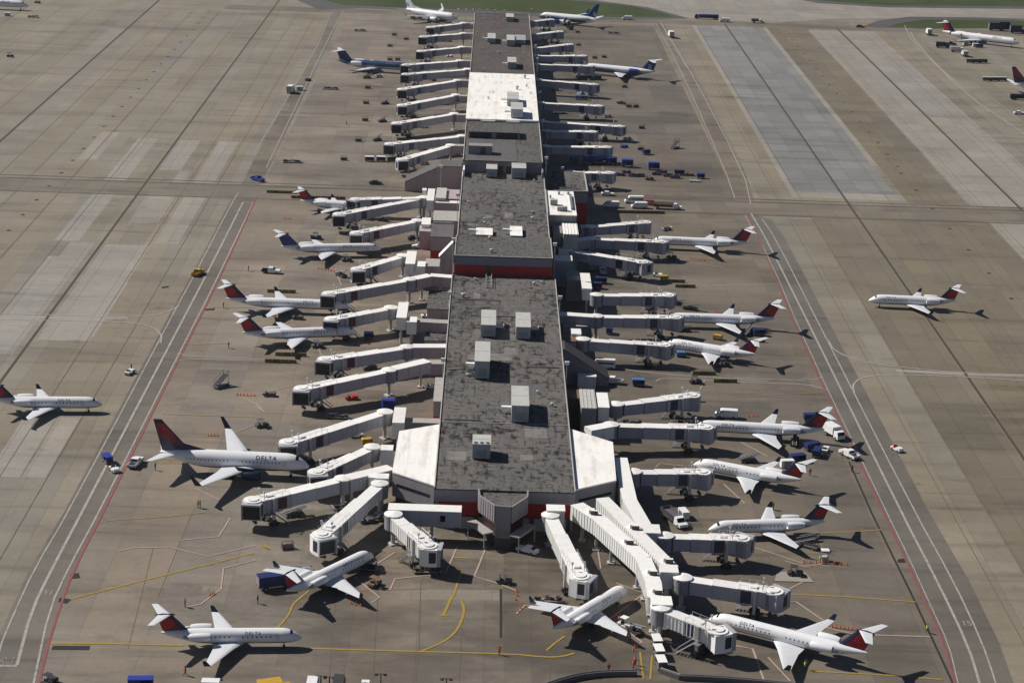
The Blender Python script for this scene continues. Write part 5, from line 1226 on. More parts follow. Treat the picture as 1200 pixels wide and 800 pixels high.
# ------------------------------------------------------------------ jet bridges near the camera
ZR, ZC = 6.5, 5.5
def jb(r, c, label, g, zr=ZR, zc=ZC, **k): jet_bridge(P(*r,zr), P(*c,zc), label, g, zr=zr, zc=zc, **k)
GL, GRR, GFL, GFR = 'jet bridges on the near left side', 'jet bridges on the near right side', 'jet bridges on the far left side', 'jet bridges on the far right side'
jb((493,232),(389,253),'white jet bridge in front of the half hidden jet, uppermost long one on the left',GL)
jb((497,231),(407,234),'jet bridge running behind the uppermost long left bridge to the half hidden jet',GL,zr=6.9)
jb((489,258),(409,275),'jet bridge with a maroon panel above the blue-tailed jet',GL,panel='maroon_panel')
jb((472,299),(411,318),'short stubby jet bridge below the nose of the blue-tailed jet',GL,panel='navy_panel')
jb((480,327),(375,346),'jet bridge with maroon panel at the nose of the jet nearest the red line',GL,panel='maroon_panel',zr=6.9)
jb((458,360),(378,376),'jet bridge with a maroon panel at the nose of the jet before the barriers',GL,panel='maroon_panel')
jb((477,406),(369,423),'jet bridge with open dark cab and maroon panel, just below the two olive barriers',GL,panel='maroon_panel')
jb((456,433),(342,458),'jet bridge with open dark cab, directly above a blue stack of dollies',GL,panel='maroon_panel',zr=6.6)
jb((451,482),(326,522),'jet bridge docked at the nose of the largest jet, blue box on its cab',GL,panel='maroon_panel',stairs=-1)
jb((436,523),(361,558),'jet bridge just below the nose of the largest jet, long railings on its roof',GL,zc=5.2)
jb((402,560),(282,590),'jet bridge with wide dark cab on the lower left, below the large jet',GL,panel='maroon_panel')
jb((445,566),(370,633),'white jet bridge slanting down towards the camera above the lower left jet',GL,ribs=True,zr=6.7)
jb((461,602),(510,646),'white ribbed jet bridge slanting right, left of the end wall porch',GL,ribs=True,stairs=-1)
jb((645,603),(684,683),'white ribbed jet bridge slanting down right of the end wall porch',GRR,ribs=True,stairs=0)
jb((774,711),(858,744),'nearest white jet bridge docked at the bottom right jet',GRR,ribs=True,zr=6.8,stairs=-1)
jb((800,676),(924,695),'jet bridge with open cab on the right, off the second long walkway',GRR)
jb((779,627),(884,631),'jet bridge docked at the jet beside the white booth, off the third long walkway',GRR)
jb((742,552),(837,553),'jet bridge docked at the small jet below the corner lounge on the right',GRR)
jb((716,497),(840,501),'jet bridge docked at the jet with the carts at its tail',GRR)
jb((722,473),(822,462),'empty jet bridge rising towards its cab, below the white cabin on the right',GRR)
jb((683,397),(790,405),'jet bridge docked at the small jet with the barriers before it',GRR)
jb((699,370),(802,372),'jet bridge docked at the middle jet of the right row, off the ribbed grey walkway',GRR)
jb((699,345),(793,346),'empty jet bridge in the middle of the right row, off the tall white box',GRR)
jb((664,292),(763,309),'empty jet bridge below the jet by the cross road on the right',GRR)
jb((692,279),(784,284),'jet bridge docked at the right jet just below the cross road',GRR)
jb((691,265),(764,260),'empty jet bridge closest to the cross road on the right, gear on its cab roof',GRR)
# far ones
far = [((543,27),(499,33),'next to the white tailed jet'),((543,39),(490,44),'second in from the taxiway end on the left'),((541,55),(487,61),'third in from the taxiway end on the left'),((539,71),(469,77),'touching the nose of the dark blue jet'),((548,81),(469,88),'just before the dark blue jet, with open cab'),((536,94),(465,106),'left of the rear part of the bright white roof'),((534,111),(465,125),'left of the middle of the bright white roof'),((532,133),(458,146),'left of the front edge of the bright white roof'),((541,159),(449,170),'long one behind three white carts on the left'),((528,170),(465,189),'right of the three white carts')]
for r,c,l in far: jb(r,c,'grey far left jet bridge '+l,GFL,panel='teal_panel',detail=False)
far = [((622,25),(649,23),'touching the nose of the blue jet at the far end'),((624,40),(660,37),'second in from the taxiway end on the right'),((627,56),(672,52),'third in from the taxiway end on the right'),((628,65),(689,66),'just behind the blue jet with tail engines'),((628,75),(697,78),'touching the nose of the blue jet with tail engines'),((630,93),(702,100),'with three carts behind it'),((633,120),(708,125),'with a blue cart behind its cab'),((635,142),(733,149),'longest of the far right row'),((640,153),(701,155),'short one tucked before the longest'),((640,171),(718,173),'behind the row of blue carts'),((668,201),(722,203),'in front of the row of blue carts')]
for r,c,l in far: jb(r,c,'grey far right jet bridge '+l,GFR,panel='navy_panel',detail=False)
# ------------------------------------------------------------------ walkways
def wk(pts, label, z=6.9, **k): return walkway([P(x,y,z) for x,y in pts], label, **k)
wk([(676,590),(703,607),(754,653),(766,682),(768,700)],'leftmost of the three long white ribbed walkways at the lower right',z=7.2,width=2.9,h=3.2,supports=(.3,.9),units=(.62,))
wk([(706,583),(787,664)],'middle one of the three long white ribbed walkways at the lower right',z=7.2,width=2.7,h=3.2,supports=(.4,.95),units=(.45,.92))
wk([(727,536),(738,585),(757,618)],'rightmost of the three long white walkways at the lower right, starting in shade',z=7.2,width=2.8,h=3.2,supports=(.3,.9))
def stub(name_label, x0,x1,yb,yf,z,h=3.4,side='bridge_white',roof='bridge_roof',ribs=False):
    X0,X1,Y0,Y1 = onroof(x0,x1,yb,yf,z); cx,cy = (X0+X1)/2,(Y0+Y1)/2; t = thing('walkway_box', name_label, 'walkway', (cx,cy,0), 0, 'boxes joining walkways and jet bridges'); a,b,c,d = X0-cx,X1-cx,Y0-cy,Y1-cy
    g = MB(); g.box(a,b,c,d,z-h,z-.15); 
    g.build('body', side, t); g = MB(); g.box(a-.08,b+.08,c-.08,d+.08,z-.149,z); g.build('roof', roof, t)
    g = MB(); [g.tube(((a+b)/2,yy,0),((a+b)/2,yy,z-h),.35,n=8) for yy in (c+.8,d-.8)]; g.build('support_column', 'column_gray', t); return t
for a in (('white box ending the leftmost long walkway by the nearest jet bridge',764,788,698,708,7.3),('white box ending the middle long walkway',774,795,662,670,7.3),('white box ending the rightmost long walkway',754,774,614,624,7.3),
  ('white box on the left below the half hidden jet bridges',500,508,221,235,7.3),('small white column box behind the left walkway crossing',495,499.5,220.5,223,6.6),('white box at the root of the jet bridge above the blue-tailed jet',494,504,255,263,7.0),('tall white box at the root of the stubby left jet bridge',475,486,294,309,7.2),('lower white box beside the tall one on the left',486.5,498,306,312,6.6),
  ('tall white box at the root of the jet bridge with maroon panel before the barriers',464.5,476,354,372,7.2),('grey-white box right of the tall one above the two empty bridges',476.5,488,371,377,6.4),('tall white box at the root of the bridge to the large left jet',460,473.5,477,495,7.4),('white box by the left corner lounge, at the root of the railed bridge',446,460,521,527,7.2),('white box below the left corner lounge wall',440,455,554.5,560,7.2),('small white box left of the one under the left lounge wall',432,440,554,559,7.0),
  ('white box right of the porch at the root of the slanting bridge',641,662,591,598,7.2),('white walkway box right of the ribbed grey box',701.5,714,460,477,7.4),('tall white box on the right with shaded left half',682.5,693.5,320,338,7.2),('white box at the root of the bridge to the small jet with barriers',670,681,385,391,7.2),('white box on the right under the red-banded roof corner',655,667,290.5,294,6.8)): stub(*a)
wk([(509,236),(538,237)],'short pinkish walkway from the building to the left walkway crossing',z=6.6,side='wall_pink',ribs=False,supports=())
wk([(485,326),(504,322),(530,324)],'pale walkway rising from the left jet bridge to the front roof, long jet side',z=6.9,side='wall_pink',ribs=False,supports=(.5,))
wk([(489,375),(526,377)],'grey pink walkway with dark underside on the left by the yard building',z=5.6,side='wall_pink',roof='canopy_roof',ribs=False,supports=())
wk([(484,405),(523,405)],'walkway linking the higher empty left bridge to the front roof',z=6.6,side='wall_pink',ribs=False,supports=())
wk([(462,431),(501,422)],'walkway linking the lower empty left bridge, on a white column',z=6.6,side='bridge_side',ribs=False,supports=(.8,))
wk([(501,424),(521,424)],'dark reddish link between the empty left bridge walkway and the front roof',z=6.0,side='wall_pink',roof='canopy_roof',ribs=False,supports=())
wk([(474,492),(515,493)],'grey walkway from the tall white box to the left corner lounge',z=5.8,side='wall_gray',roof='canopy_roof',ribs=False,supports=())
wk([(407,559),(458,547)],'white ribbed walkway from the left corner lounge to the bridge with the wide dark cab',z=6.8,side='bridge_side',supports=(.1,))
wk([(455,593),(541,596)],'long pale walkway along the end wall left of the porch, with a small dark window',z=6.8,side='bridge_side',ribs=False,width=3.3,h=3.4,supports=(.1,.6),pane=True)
wk([(689,502),(716,497)],'short grey walkway from the right corner lounge to the bridge by the carts',z=6.8,ribs=False,supports=())
wk([(654,367),(697,370)],'ribbed blue-grey walkway off the right roof edge in the middle',z=6.8,side='bridge_side',supports=(.5,))
wk([(650,283),(690,279)],'blue-grey walkway to the bridge by the cross road on the right',z=6.8,side='bridge_side',ribs=False,supports=(.6,))
wk([(680,265),(690,265)],'short grey walkway by the ribbed pale box on the right',z=6.3,side='bridge_side',ribs=False,supports=())
for x,y,x2 in ((546,27,556),(546,39,556),(544,55,555),(542,71,553),(540,94,549),(538,112,548),(535,134,547),(531,170,543)):
    walkway([P(x,y,6.5),P(x2+1,y+.2,6.5)],'pinkish stub walkway between the far left concourse edge and the jet bridge at its end',side='wall_pink',roof='canopy_roof',ribs=False,supports=())
for n_ in ('fixed_walkway',):
    k = [o for o in bpy.data.objects if o.get('label','').startswith('pinkish stub')]
    for o, l in zip(k, ('nearest the taxiway end','second in from the taxiway end','third in from the taxiway end','leading to the dark blue jet','by the rear part of the white roof','by the middle of the white roof','by the front edge of the white roof','nearest one, above the sloping ramp')): o['label'] = 'pinkish stub walkway on the far left, '+l
# ------------------------------------------------------------------ vehicles
GV = {'pickup':'pickup trucks on the apron','van':'vans on the apron','car':'cars on the apron','tug':'baggage tractors on the apron','cart':'covered baggage carts','dolly':'flat baggage dollies','belt':'belt loaders on the apron','boxtruck':'box trucks on the apron','tanker':'fuel trucks','stake':'stake trucks','gpu':'ground power units','barrier':'low barriers on the apron','towbar':'tow bars','rack':'equipment racks on the far left apron','stack':'dolly stacks','container':'cargo containers','stairs':'boarding stairs'}
def v(kind, x, y, deg, label, **kw): return place(kind, x, y, deg, label, GV[kind], **kw)
# left field
v('pickup',232,322,75,'yellow pickup truck on the left service road',body='yellow_paint',bed='yellow_paint')
v('pickup',318,320,-8,'white pickup with dark blue bed parked behind the long regional jet on the left',body='navy',hood='white_paint',bed='metal_dark')
v('boxtruck',341,109,80,'white box truck on the upper left service road',box='white_paint',L=6.0)
v('container',351,106,10,'white container just right of the white box truck on the upper left road')
v('tug',361,95,60,'dark blue tractor on the upper left road behind the white box truck',body='blue_dark')
v('pickup',302,212,-40,'blue pickup at the left end of the cross road',body='blue_paint',bed='blue_dark')
for x,y,w_,l in ((343,191,7,'long flat dolly lying alone on the left apron above the cross road'),(387,105,6.5,'flat dolly alone left of the dark blue jet bridges, below the blue jet'),(422,37,6,'flat dolly alone on the far left apron behind the dark blue jet')): v('dolly',x,y,2,l,load=True,L=w_,bags=int(w_*3))
for k,(x,y,a,l) in enumerate(((462,42,0,'near the white-tailed jet'),(457,55,0,'behind the nose of the dark blue jet, upper one'),(457,71,0,'touching the top of the dark blue jet, left one'),(466,71,0,'touching the top of the dark blue jet, right one'),(431,104,0,'below the dark blue jet, alone'),(429,122,0,'left one of the pair beside the rear far bridges'),(428,142,0,'left one of the pair beside the middle far bridges'),(420,166,0,'left one of the pair above the three white carts'),(403,188,0,'left of the three white carts'))): v('rack',x,y,a,'dark low equipment rack '+l)
for x,y,a,l in ((451,122,40,'right one of the pair beside the rear far bridges'),(448,143,40,'right one of the pair beside the middle far bridges'),(442,165,40,'right one of the pair above the three white carts'),(506,50,0,'under the second far left jet bridge'),(497,88,0,'under the bridge beside the dark blue jet'),(478,110,20,'under the cab of the bridge left of the white roof')): v('belt',x,y,a,'dark belt loader '+l,L=4.6,rise=2.4)
for x,l in ((433,'leftmost'),(446.5,'middle'),(459,'rightmost')): v('cart',x,189,0,'white topped baggage cart, %s of the three in a row at the far left bridges'%l,cover='white_paint',side='metal_dark',L=3.2)
v('tug',152,438,70,'small white tractor with driver alone left of the service road')
v('stairs',259,453,60,'dark boarding stairs standing alone on the left apron')
v('cart',126,542,-60,'blue baggage cart on the left service road',cover='blue_paint',side='blue_dark')
v('tug',134,552,-60,'white tractor pulling the blue cart on the left service road')
v('pickup',159,545,80,'white pickup beside the red line behind the large jet',bed='metal_dark')
v('tug',316,464,0,'dark grey tractor left of the lower empty bridge cab',body='plastic_gray')
v('tug',307,500,30,'grey tractor above the large jet fuselage',body='plastic_gray',canopy=True)
v('dolly',396,490,-3,'flat dolly with luggage between the lower empty bridge and the large jet bridge',load=True,L=5.0,bags=16)
v('stack',455,478,0,'stack of blue dollies below the lower empty jet bridge')
v('tug',406,306,20,'grey tractor below the nose of the blue-tailed jet',body='plastic_gray',canopy=True)
v('tug',371,280,10,'dark tractor behind the fuselage of the blue-tailed jet',body='metal_dark',canopy=True)
v('belt',448,259,-20,'dark belt loader between the two upper left jet bridges',L=5,rise=1.8)
v('pickup',493,291,185,'white pickup beside the red-footed annex on the left')
v('car',486,281,10,'dark car behind the white pickup at the red-footed annex',body='metal_dark')
v('car',440,216,5,'dark car alone above the upper left jet bridges',body='metal_dark')
v('tug',349,374,0,'grey tractor under the nose of the long jet by the red line',body='plastic_gray')
v('tug',372,407,20,'dark tractor under the nose of the jet before the barriers',body='plastic_gray',canopy=True)
v('belt',400,324,-50,'dark belt loader left of the stubby jet bridge',L=5.0,rise=2.6)
v('cart',432,397,0,'blue cart under the jet bridge before the barriers',cover='blue_light',side='blue_dark',L=2.4)
for x,y,L,d,c,l in ((330,226.5,10,0,'olive_yellow','olive barrier near the tail of the half hidden left jet'),(373,233,18,2,'orange_dull','long rusty barrier behind the half hidden left jet'),(341,417,8,0,'olive_yellow','olive barrier below the left jet wing, upper right one'),(329,425,8,0,'olive_yellow','olive barrier below the left jet wing, lower left one'),(330,343,8,2,'olive_yellow','olive barrier behind the long left jet'),(751,250,16,3,'orange_dull','rusty long barrier below the vans on the right'),(792,331,6.5,2,'olive_yellow','olive barrier upper one of the pair right of the empty right bridge'),(805,337,7,2,'olive_yellow','olive barrier lower one of the pair right of the empty right bridge'),(825,439,6,3,'olive_yellow','olive barrier left one below the small right jet'),(851,448,6.5,3,'olive_yellow','olive barrier right one below the small right jet'),(890,401,5,0,'olive_yellow','olive barrier behind the wing of the small right jet')): v('barrier',x,y,d,l,c=c,L=L)
# lower left
v('boxtruck',322,689,20,'blue box truck backed against the tail of the lower left jet',box='blue_dark',cabc='blue_dark',L=6.5,H=2.9)
v('belt',352,672,-35,'dark belt loader at the rear of the lower left jet',L=5.5,rise=2.4)
v('cart',432,668,-15,'grey topped cart beside the nose of the lower left jet',cover='plastic_gray',side='metal_dark')
v('tug',439,686,60,'dark brown tractor in front of the right wing of the lower left jet',body='brown',canopy=True)
v('tug',428,655,20,'white tractor at the nose of the lower left jet')
v('rack',337,643,20,'pile of dark gear by the slanting bridge on the lower left')
v('dolly',501,671,2,'long loaded flat dolly below the ribbed bridge left of the porch',load=True,L=5.4,bags=14)
v('tug',591,683,-5,'white and grey tractor alone in front of the porch',body='plastic_gray',canopy=True)
v('car',618,647,150,'white car in the shade right of the porch')
v('boxtruck',323,817,20,'yellow truck cut by the bottom edge of the photo',box='yellow_paint',cabc='yellow_paint',L=6,H=3.2)
v('van',366,809,90,'white van cut by the bottom edge of the photo',H=2.3)
v('van',397,808,90,'dark van cut by the bottom edge of the photo',body='metal_dark',H=2.5)
v('cart',165,805,5,'blue cart cut by the bottom edge at the left',cover='blue_paint',side='blue_dark',L=4.2)
v('cart',247,808,0,'white cart cut by the bottom edge below the near left jet',cover='white_paint',side='metal_dark')
v('tug',428,806,90,'white tractor cut by the bottom edge of the photo, near the lamp posts')
v('tug',58,801,60,'dark tractor at the bottom left corner by the red line',body='metal_dark',canopy=True)
for (y,l) in ((757,'rear'),(769,'middle'),(782,'front')): v('cart',769+(y-757)*.22,y,97,'white baggage cart below the nearest jet bridge, %s one of three in line'%l,cover='bridge_roof',side='plastic_gray')
v('belt',744,741,-60,'dark belt loader in front of the wing of the lower middle jet',L=5.2,rise=2.2)
v('tug',733,735,-40,'white tractor beside the belt loader at the lower middle jet',canopy=True)
v('rack',776,744,0,'dark gear rack at the foot of the nearest jet bridge column')
v('dolly',642,705,0,'loaded flat dolly behind the left wing of the lower middle jet',load=True,L=5.4,bags=14)
v('towbar',806,759,-8,'grey tow bar lying below the nearest jet bridge')
# right side, near
v('stake',790,612,-65,'white stake truck between two right jet bridges, beside a white container',bed='plastic_gray')
v('container',801,606,-75,'white container beside the white stake truck')
v('stairs',946,641,-35,'dark boarding steps beside the jet by the white booth')
v('tug',932,674,0,'dark tractor on a pale mat right of the open cab bridge',body='metal_dark',canopy=True)
v('boxtruck',977,512,-65,'white box truck at the tail of the jet with the carts',L=6,H=2.8)
v('pickup',995,535,120,'white pickup touching the red line on the right',bed='navy')
for x,y,a,l in ((950,493,5,'behind the fuselage'),(951,527,30,'nearest the wing'),(934,541,20,'between the two jets'),(957,534,70,'before the white tractor')): v('cart',x,y,a,'dark blue cart at the jet with carts at its tail, %s'%l,cover='blue_dark',side='blue_dark',L=3.6)
v('tug',967,529,70,'white tractor among the dark blue carts on the right')
v('container',922,547,10,'small white container above the small jet below the carts')
v('tug',1051,528,-60,'white tractor with red seat alone right of the service road',body='white_paint',seat='red_paint')
v('belt',931,520,80,'dark belt loader at the engine of the jet with the carts',L=6,rise=2.8,tone='tan')
v('belt',877,541,10,'dark belt loader behind the wing of the small jet below the carts',L=4.8,rise=2.0)
v('belt',809,363,-20,'dark belt loader right of the empty middle bridge',L=5.5,rise=2.0)
v('belt',877,392,60,'dark belt loader at the tail of the middle right jet',L=5.5,rise=2.6)
v('cart',889,393,10,'dark blue cart at the tail of the middle right jet',cover='blue_dark',side='blue_dark')
v('gpu',841,398,-25,'yellow power unit before the wing of the middle right jet')
v('tug',848,429,20,'dark tractor in front of the wing of the small right jet',body='metal_dark',canopy=True)
v('gpu',798,418,0,'pale blue power unit under the small right jet bridge cab',c='blue_light')
v('van',851,489,175,'white van alone above the fuselage of the jet with carts')
v('tug',815,449,10,'dark tractor between the barriers and the rising empty bridge',body='metal_dark',canopy=True)
v('van',706,431,175,'white minibus beside the dark sloping ramp',L=6.5,H=2.5,glaz=True)
v('pickup',717,449,170,'white cabbed pickup with dark bed by the foot of the dark ramp',bed='metal_dark')
v('cart',748,452,0,'blue covered cart right of the dark ramp foot',cover='blue_light',side='blue_dark')
t = annex('white_cabin', 'white site cabin in the corner between the dark ramp and the ribbed box', 677,699,437,441,3.4,'white_paint','bridge_roof',cat='cabin')
t.pop('group', None)
v('pickup',706,320,95,'white pickup below the empty bridge under the red-banded roof',bed='metal_dark')
v('container',695,317,10,'pale blue container left of the white pickup under the red-banded roof',c='blue_light')
v('cart',704,332,0,'dark blue cart in the shade beside the tall white box, upper one',cover='blue_dark',side='blue_dark',L=3.4)
v('cart',699,338,0,'dark blue cart in the shade beside the tall white box, lower one',cover='blue_dark',side='blue_dark',L=3.0)
v('cart',714,391,80,'dark blue cart under the middle right bridge',cover='blue_dark',side='blue_dark',L=2.6)
v('tug',771,324,-30,'white tractor left of the pair of olive barriers on the right',body='white_paint')
v('gpu',778,328,10,'yellow power unit at the end of the olive barriers on the right')
v('tug',787,303,0,'dark tractor below the cab of the bridge by the cross road jet',body='metal_dark',canopy=True)
v('belt',792,357,-20,'dark belt loader under the empty middle bridge cab',L=5,rise=1.8)
v('dolly',740,497,0,'dark loaded dolly between the rising bridge and the one below it',load=True,L=5.0,bags=12)
v('towbar',760,425,-20,'grey tow bar right of the white minibus')
# right side, by the cross road
v('car',712,229,0,'white car in front of the dark-roofed annex on the right')
v('van',716,243,185,'white van in the shade of the cream-roofed annex')
v('van',743,238,185,'long white minibus right of the cream-roofed annex',L=6.5,H=2.5,glaz=True)
v('van',749,244,185,'white van in front of the long white minibus')
v('container',761,240,0,'low red container behind the dark stake truck',c='red_paint')
v('stake',782,245,-4,'dark stake truck with white cab near the cross road',bed='brown',L=9.5)
for x,y,l in ((689,192.5,'first from the building'),(700,192.5,'second from the building'),(709,190,'half hidden one'),(716,193,'third from the building'),(735,195.5,'fourth from the building'),(766,199,'fifth and alone')): v('cart',x,y,0,'bright blue covered cart in the row right of the dark annex, '+l,cover='blue_paint',side='blue_paint',L=4.3)
for o in [o for o in bpy.data.objects if o.get('label','').startswith('bright blue covered cart')]: o.scale = (.95,1.3,1.5)
for x,y,l,w_ in ((727,206,'beside the bridge cab',3.4),(742,207,'left one of two behind a dark tractor',3.6),(750,207,'right one of two behind a dark tractor',3.6),(769,205,'below the lone blue cart',3.2),(783,207,'right of the lone blue cart',3.6),(791,209,'in front of the darkest blue cart',3.6),(776,203,'upper one behind the lone blue cart',3.4),(734,203,'behind the pair near the bridge cab',3.4)): v('dolly',x,y,-5,'dark blue loaded dolly '+l,load=True,L=w_,c='blue_dark')
v('cart',796,205,0,'darkest blue cart in the lower row of dollies on the right',cover='blue_dark',side='blue_dark',L=3.6)
v('cart',821,209,0,'small blue cart at the right end of the lower row of dollies',cover='blue_paint',side='blue_dark',L=2.8)
v('tug',761,211,0,'dark tractor below the row of dollies on the right',body='brown',canopy=True)
v('tug',808,206,0,'brown tractor near the right end of the dolly row',body='brown')
v('dolly',814,213,-8,'pale flat dolly below the right end of the dolly row',load=False,L=3.8,c='silver')
# far right
for x,l in ((681,'left'),(690,'middle'),(700,'right')): v('cart',x,93,0,'white topped cart behind the far right bridge, %s one of three'%l,cover='white_paint',side='metal_dark',L=3.6)
v('cart',681,117,0,'light blue cart behind a far right bridge cab',cover='blue_light',side='blue_light',L=5.0)
v('container',692,112,0,'white container behind the light blue far right cart')
for x,y,l in ((677,39,'below the blue jet at the far end'),(678,54,'beside the third far right bridge'),(697,69,'left of two behind the blue jet'),(708,68,'right of two behind the blue jet'),(732,103,'in front of the blue jet'),(737,126,'near the light blue cart'),(752,151,'right of the longest far right bridge'),(751,176,'right of the bridge behind the blue carts')): v('rack',x,y,0,'dark equipment rack on the far right apron, '+l)
v('dolly',719,40,0,'flat loaded dolly on the far right apron below the blue jet tail',load=True,L=6.0,bags=18)
v('belt',728,122,-30,'dark belt loader left of the rack near the bridge with the blue cart',L=5,rise=1.8)
v('tug',731,173,30,'blue tractor in front of the bridge behind the blue carts',body='blue_paint')
v('stairs',791,174,60,'pale boarding stairs alone beside the right service road')
v('boxtruck',786,44,95,'white box truck on the upper right service road',L=6.5)
v('tanker',828,22.5,180,'dark blue fuel truck on the far road',c='blue_dark',cabc='navy',L=13,tank='blue_dark')
v('van',849,26,180,'small pale van behind the fuel truck on the far road')
v('stake',888,27,0,'small dark truck on the far road',bed='metal_dark',L=7)
v('van',735,23.5,180,'pale van on the far road by the blue jet tail')
v('car',1008,32.5,0,'dark car alone on the far road near the second grass patch',body='metal_dark')
# top right stand
v('boxtruck',1088,41,90,'white box truck at the tail of the long jet at top right',L=6)
v('boxtruck',1104,56,0,'dark blue truck below the tail of the long jet at top right, left one',box='navy',cabc='blue_dark',L=7,H=2.8)
v('pickup',1114,53,0,'dark blue pickup beside the dark blue truck at top right',body='navy')
v('boxtruck',1121,61,0,'silver truck below the long jet at top right',box='silver',L=6.5,H=2.6)
v('boxtruck',1130,66,90,'grey box truck nearest below the long jet at top right',box='unit_gray',L=6,H=2.8)
for x,y,l in ((1137,74,'left'),(1144,74,'middle'),(1152,74,'right')): v('cart',x,y,0,'dark cart in the row right of the grey box truck, %s one'%l,cover='navy',side='metal_dark',L=3.8)
for x,l in ((1157,'left'),(1165,'middle'),(1174,'right')): v('cart',x,95,0,'white topped cart in the row beside the cut off tail, %s one'%l,cover='unit_gray',side='metal_dark',L=4.4)
v('cart',1147,56,0,'blue cart under the front of the long jet at top right',cover='blue_dark',side='metal_dark',L=4); v('container',1143,55,0,'white container under the front of the long jet at top right')
v('container',1132,53,0,'pale container under the wing of the long jet at top right')
v('tanker',1195,117,0,'dark truck at the right photo edge under the cut off tail',c='metal_dark',cabc='metal_dark',L=9,tank='navy')
v('car',1194,134,0,'white car at the right photo edge')
v('boxtruck',1167,36,0,'dark high truck behind the nose of the long jet at top right, left one',box='navy',cabc='navy',L=8,H=4.2)
v('boxtruck',1178,36,0,'dark high truck behind the nose of the long jet at top right, middle one',box='navy',cabc='navy',L=8,H=4.6)
v('boxtruck',1192,39,0,'dark high truck behind the nose of the long jet at top right, right one',box='navy',cabc='navy',L=8,H=4.0)
# top left
v('tug',12,67,0,'small dark tractor alone at the upper left',body='metal_dark',canopy=True)
v('container',9,19,0,'pale container under the jet at the top left corner'); v('dolly',39,21,0,'flat dolly beside the jet at the top left corner',load=True,L=5.5,bags=16); v('tug',44,4,0,'dark tractor at the nose of the jet at the top left corner',body='metal_dark',canopy=True)
v('rack',484,22,0,'dark gear below the wing of the white-tailed jet'); v('dolly',490,24,0,'loaded dolly below the wing of the white-tailed jet',load=True,L=6,bags=18)
v('rack',439,565,0,'dark gear under the bridges left of the corner lounge'); 
# more gear in the shade under the bridges
for x,y,k,l in ((476,47,'rack','below the second far left bridge'),(523,49,'belt','at the root of the second far left bridge'),(527,67,'tug','at the root of the third far left bridge'),(503,108,'tug','before the white roof rear part bridge'),(526,103,'tug','left of the white roof rear part'),(520,123,'tug','left of the two carts at the white roof'),(480,135,'rack','left of the middle of the white roof'),(473,156,'rack','left of the white roof front edge'),(497,150,'tug','between two far left bridges'),(495,176,'dolly','below the long far left bridge'),(497,193,'dolly','under the nearest far left bridge'),(535,183,'stake','in the corner by the far left ramp'),(468,181,'rack','beside the rightmost white cart'),(643,84,'cart','at the root of a far right bridge'),(650,106,'stack','at the root of the bridge with three carts'),(655,133,'van','at the root of the bridge with the blue cart'),(668,131,'tug','beside the van at the far right bridge'),(712,138,'dolly','beyond the bridge with the blue cart'),(735,164,'dolly','beyond the longest far right bridge'),(672,190,'stack','beside the blue cart row at the building'),(500,372,'tug','in the yard by the reddish link'),(505,455,'tug','beside the stair tower on the left'),(430,520,'gpu','under the bridge to the large jet'),(418,512,'tug','under the middle of the bridge to the large jet')):
    kw = dict(body='white_paint') if k in ('tug','van') else {}
    place(k, x, y, 15, 'small %s partly in shade %s' % ({'rack':'equipment rack','belt':'belt loader','tug':'white tractor','dolly':'loaded dolly','stake':'truck','cart':'cart','stack':'dolly stack','van':'van','gpu':'power unit'}[k], l), GV[k], **kw)
v('cart',521,122,0,'green-grey cart left one of two beside the middle of the white roof',cover='silver',side='metal_dark',L=3.4); v('cart',528,121,0,'green-grey cart right one of two beside the middle of the white roof',cover='silver',side='metal_dark',L=3.4)
# ------------------------------------------------------------------ cones
def cones(pts, where):
    for x,y in pts: place('cone', x, y, 0, 'orange traffic cone in the row '+where, 'cones '+where)
def row(x0,y0,x1,y1,n): return [(x0+(x1-x0)*k/(n-1), y0+(y1-y0)*k/(n-1)) for k in range(n)]
cones(row(942,659,992,662,8),'beside the small white booth'); cones(row(975,735,1008,739,8),'behind the nearest right jet tail'); cones(row(244,511,255,511,4),'near the wing tip of the large left jet'); cones(row(278,463,298,464,6),'left of the lower empty bridge'); cones(row(411,707,423,710,3),'before the right wing of the lower left jet'); cones(row(373,315,392,318,6),'below the blue-tailed jet nose'); cones(row(877,488,887,488,3),'beside the lone white van'); cones(row(809,303,825,306,5),'beside the wing of the cross road jet'); cones(row(838,366,845,366,3),'behind the middle right jet'); cones(row(246,698,251,696,3),'by the pink line above the near left jet'); cones([(604,703),(606,698),(605,693)],'left of the lower middle jet by the stand line'); cones([(607,716),(610,713)],'behind the left wing of the lower middle jet'); cones([(742,762),(747,757),(744,759)],'right of the lower middle jet nose'); cones(row(333,257,341,257,4),'below the half hidden left jet'); cones(row(880,555,884,566,3),'right of the small jet wing below the carts')
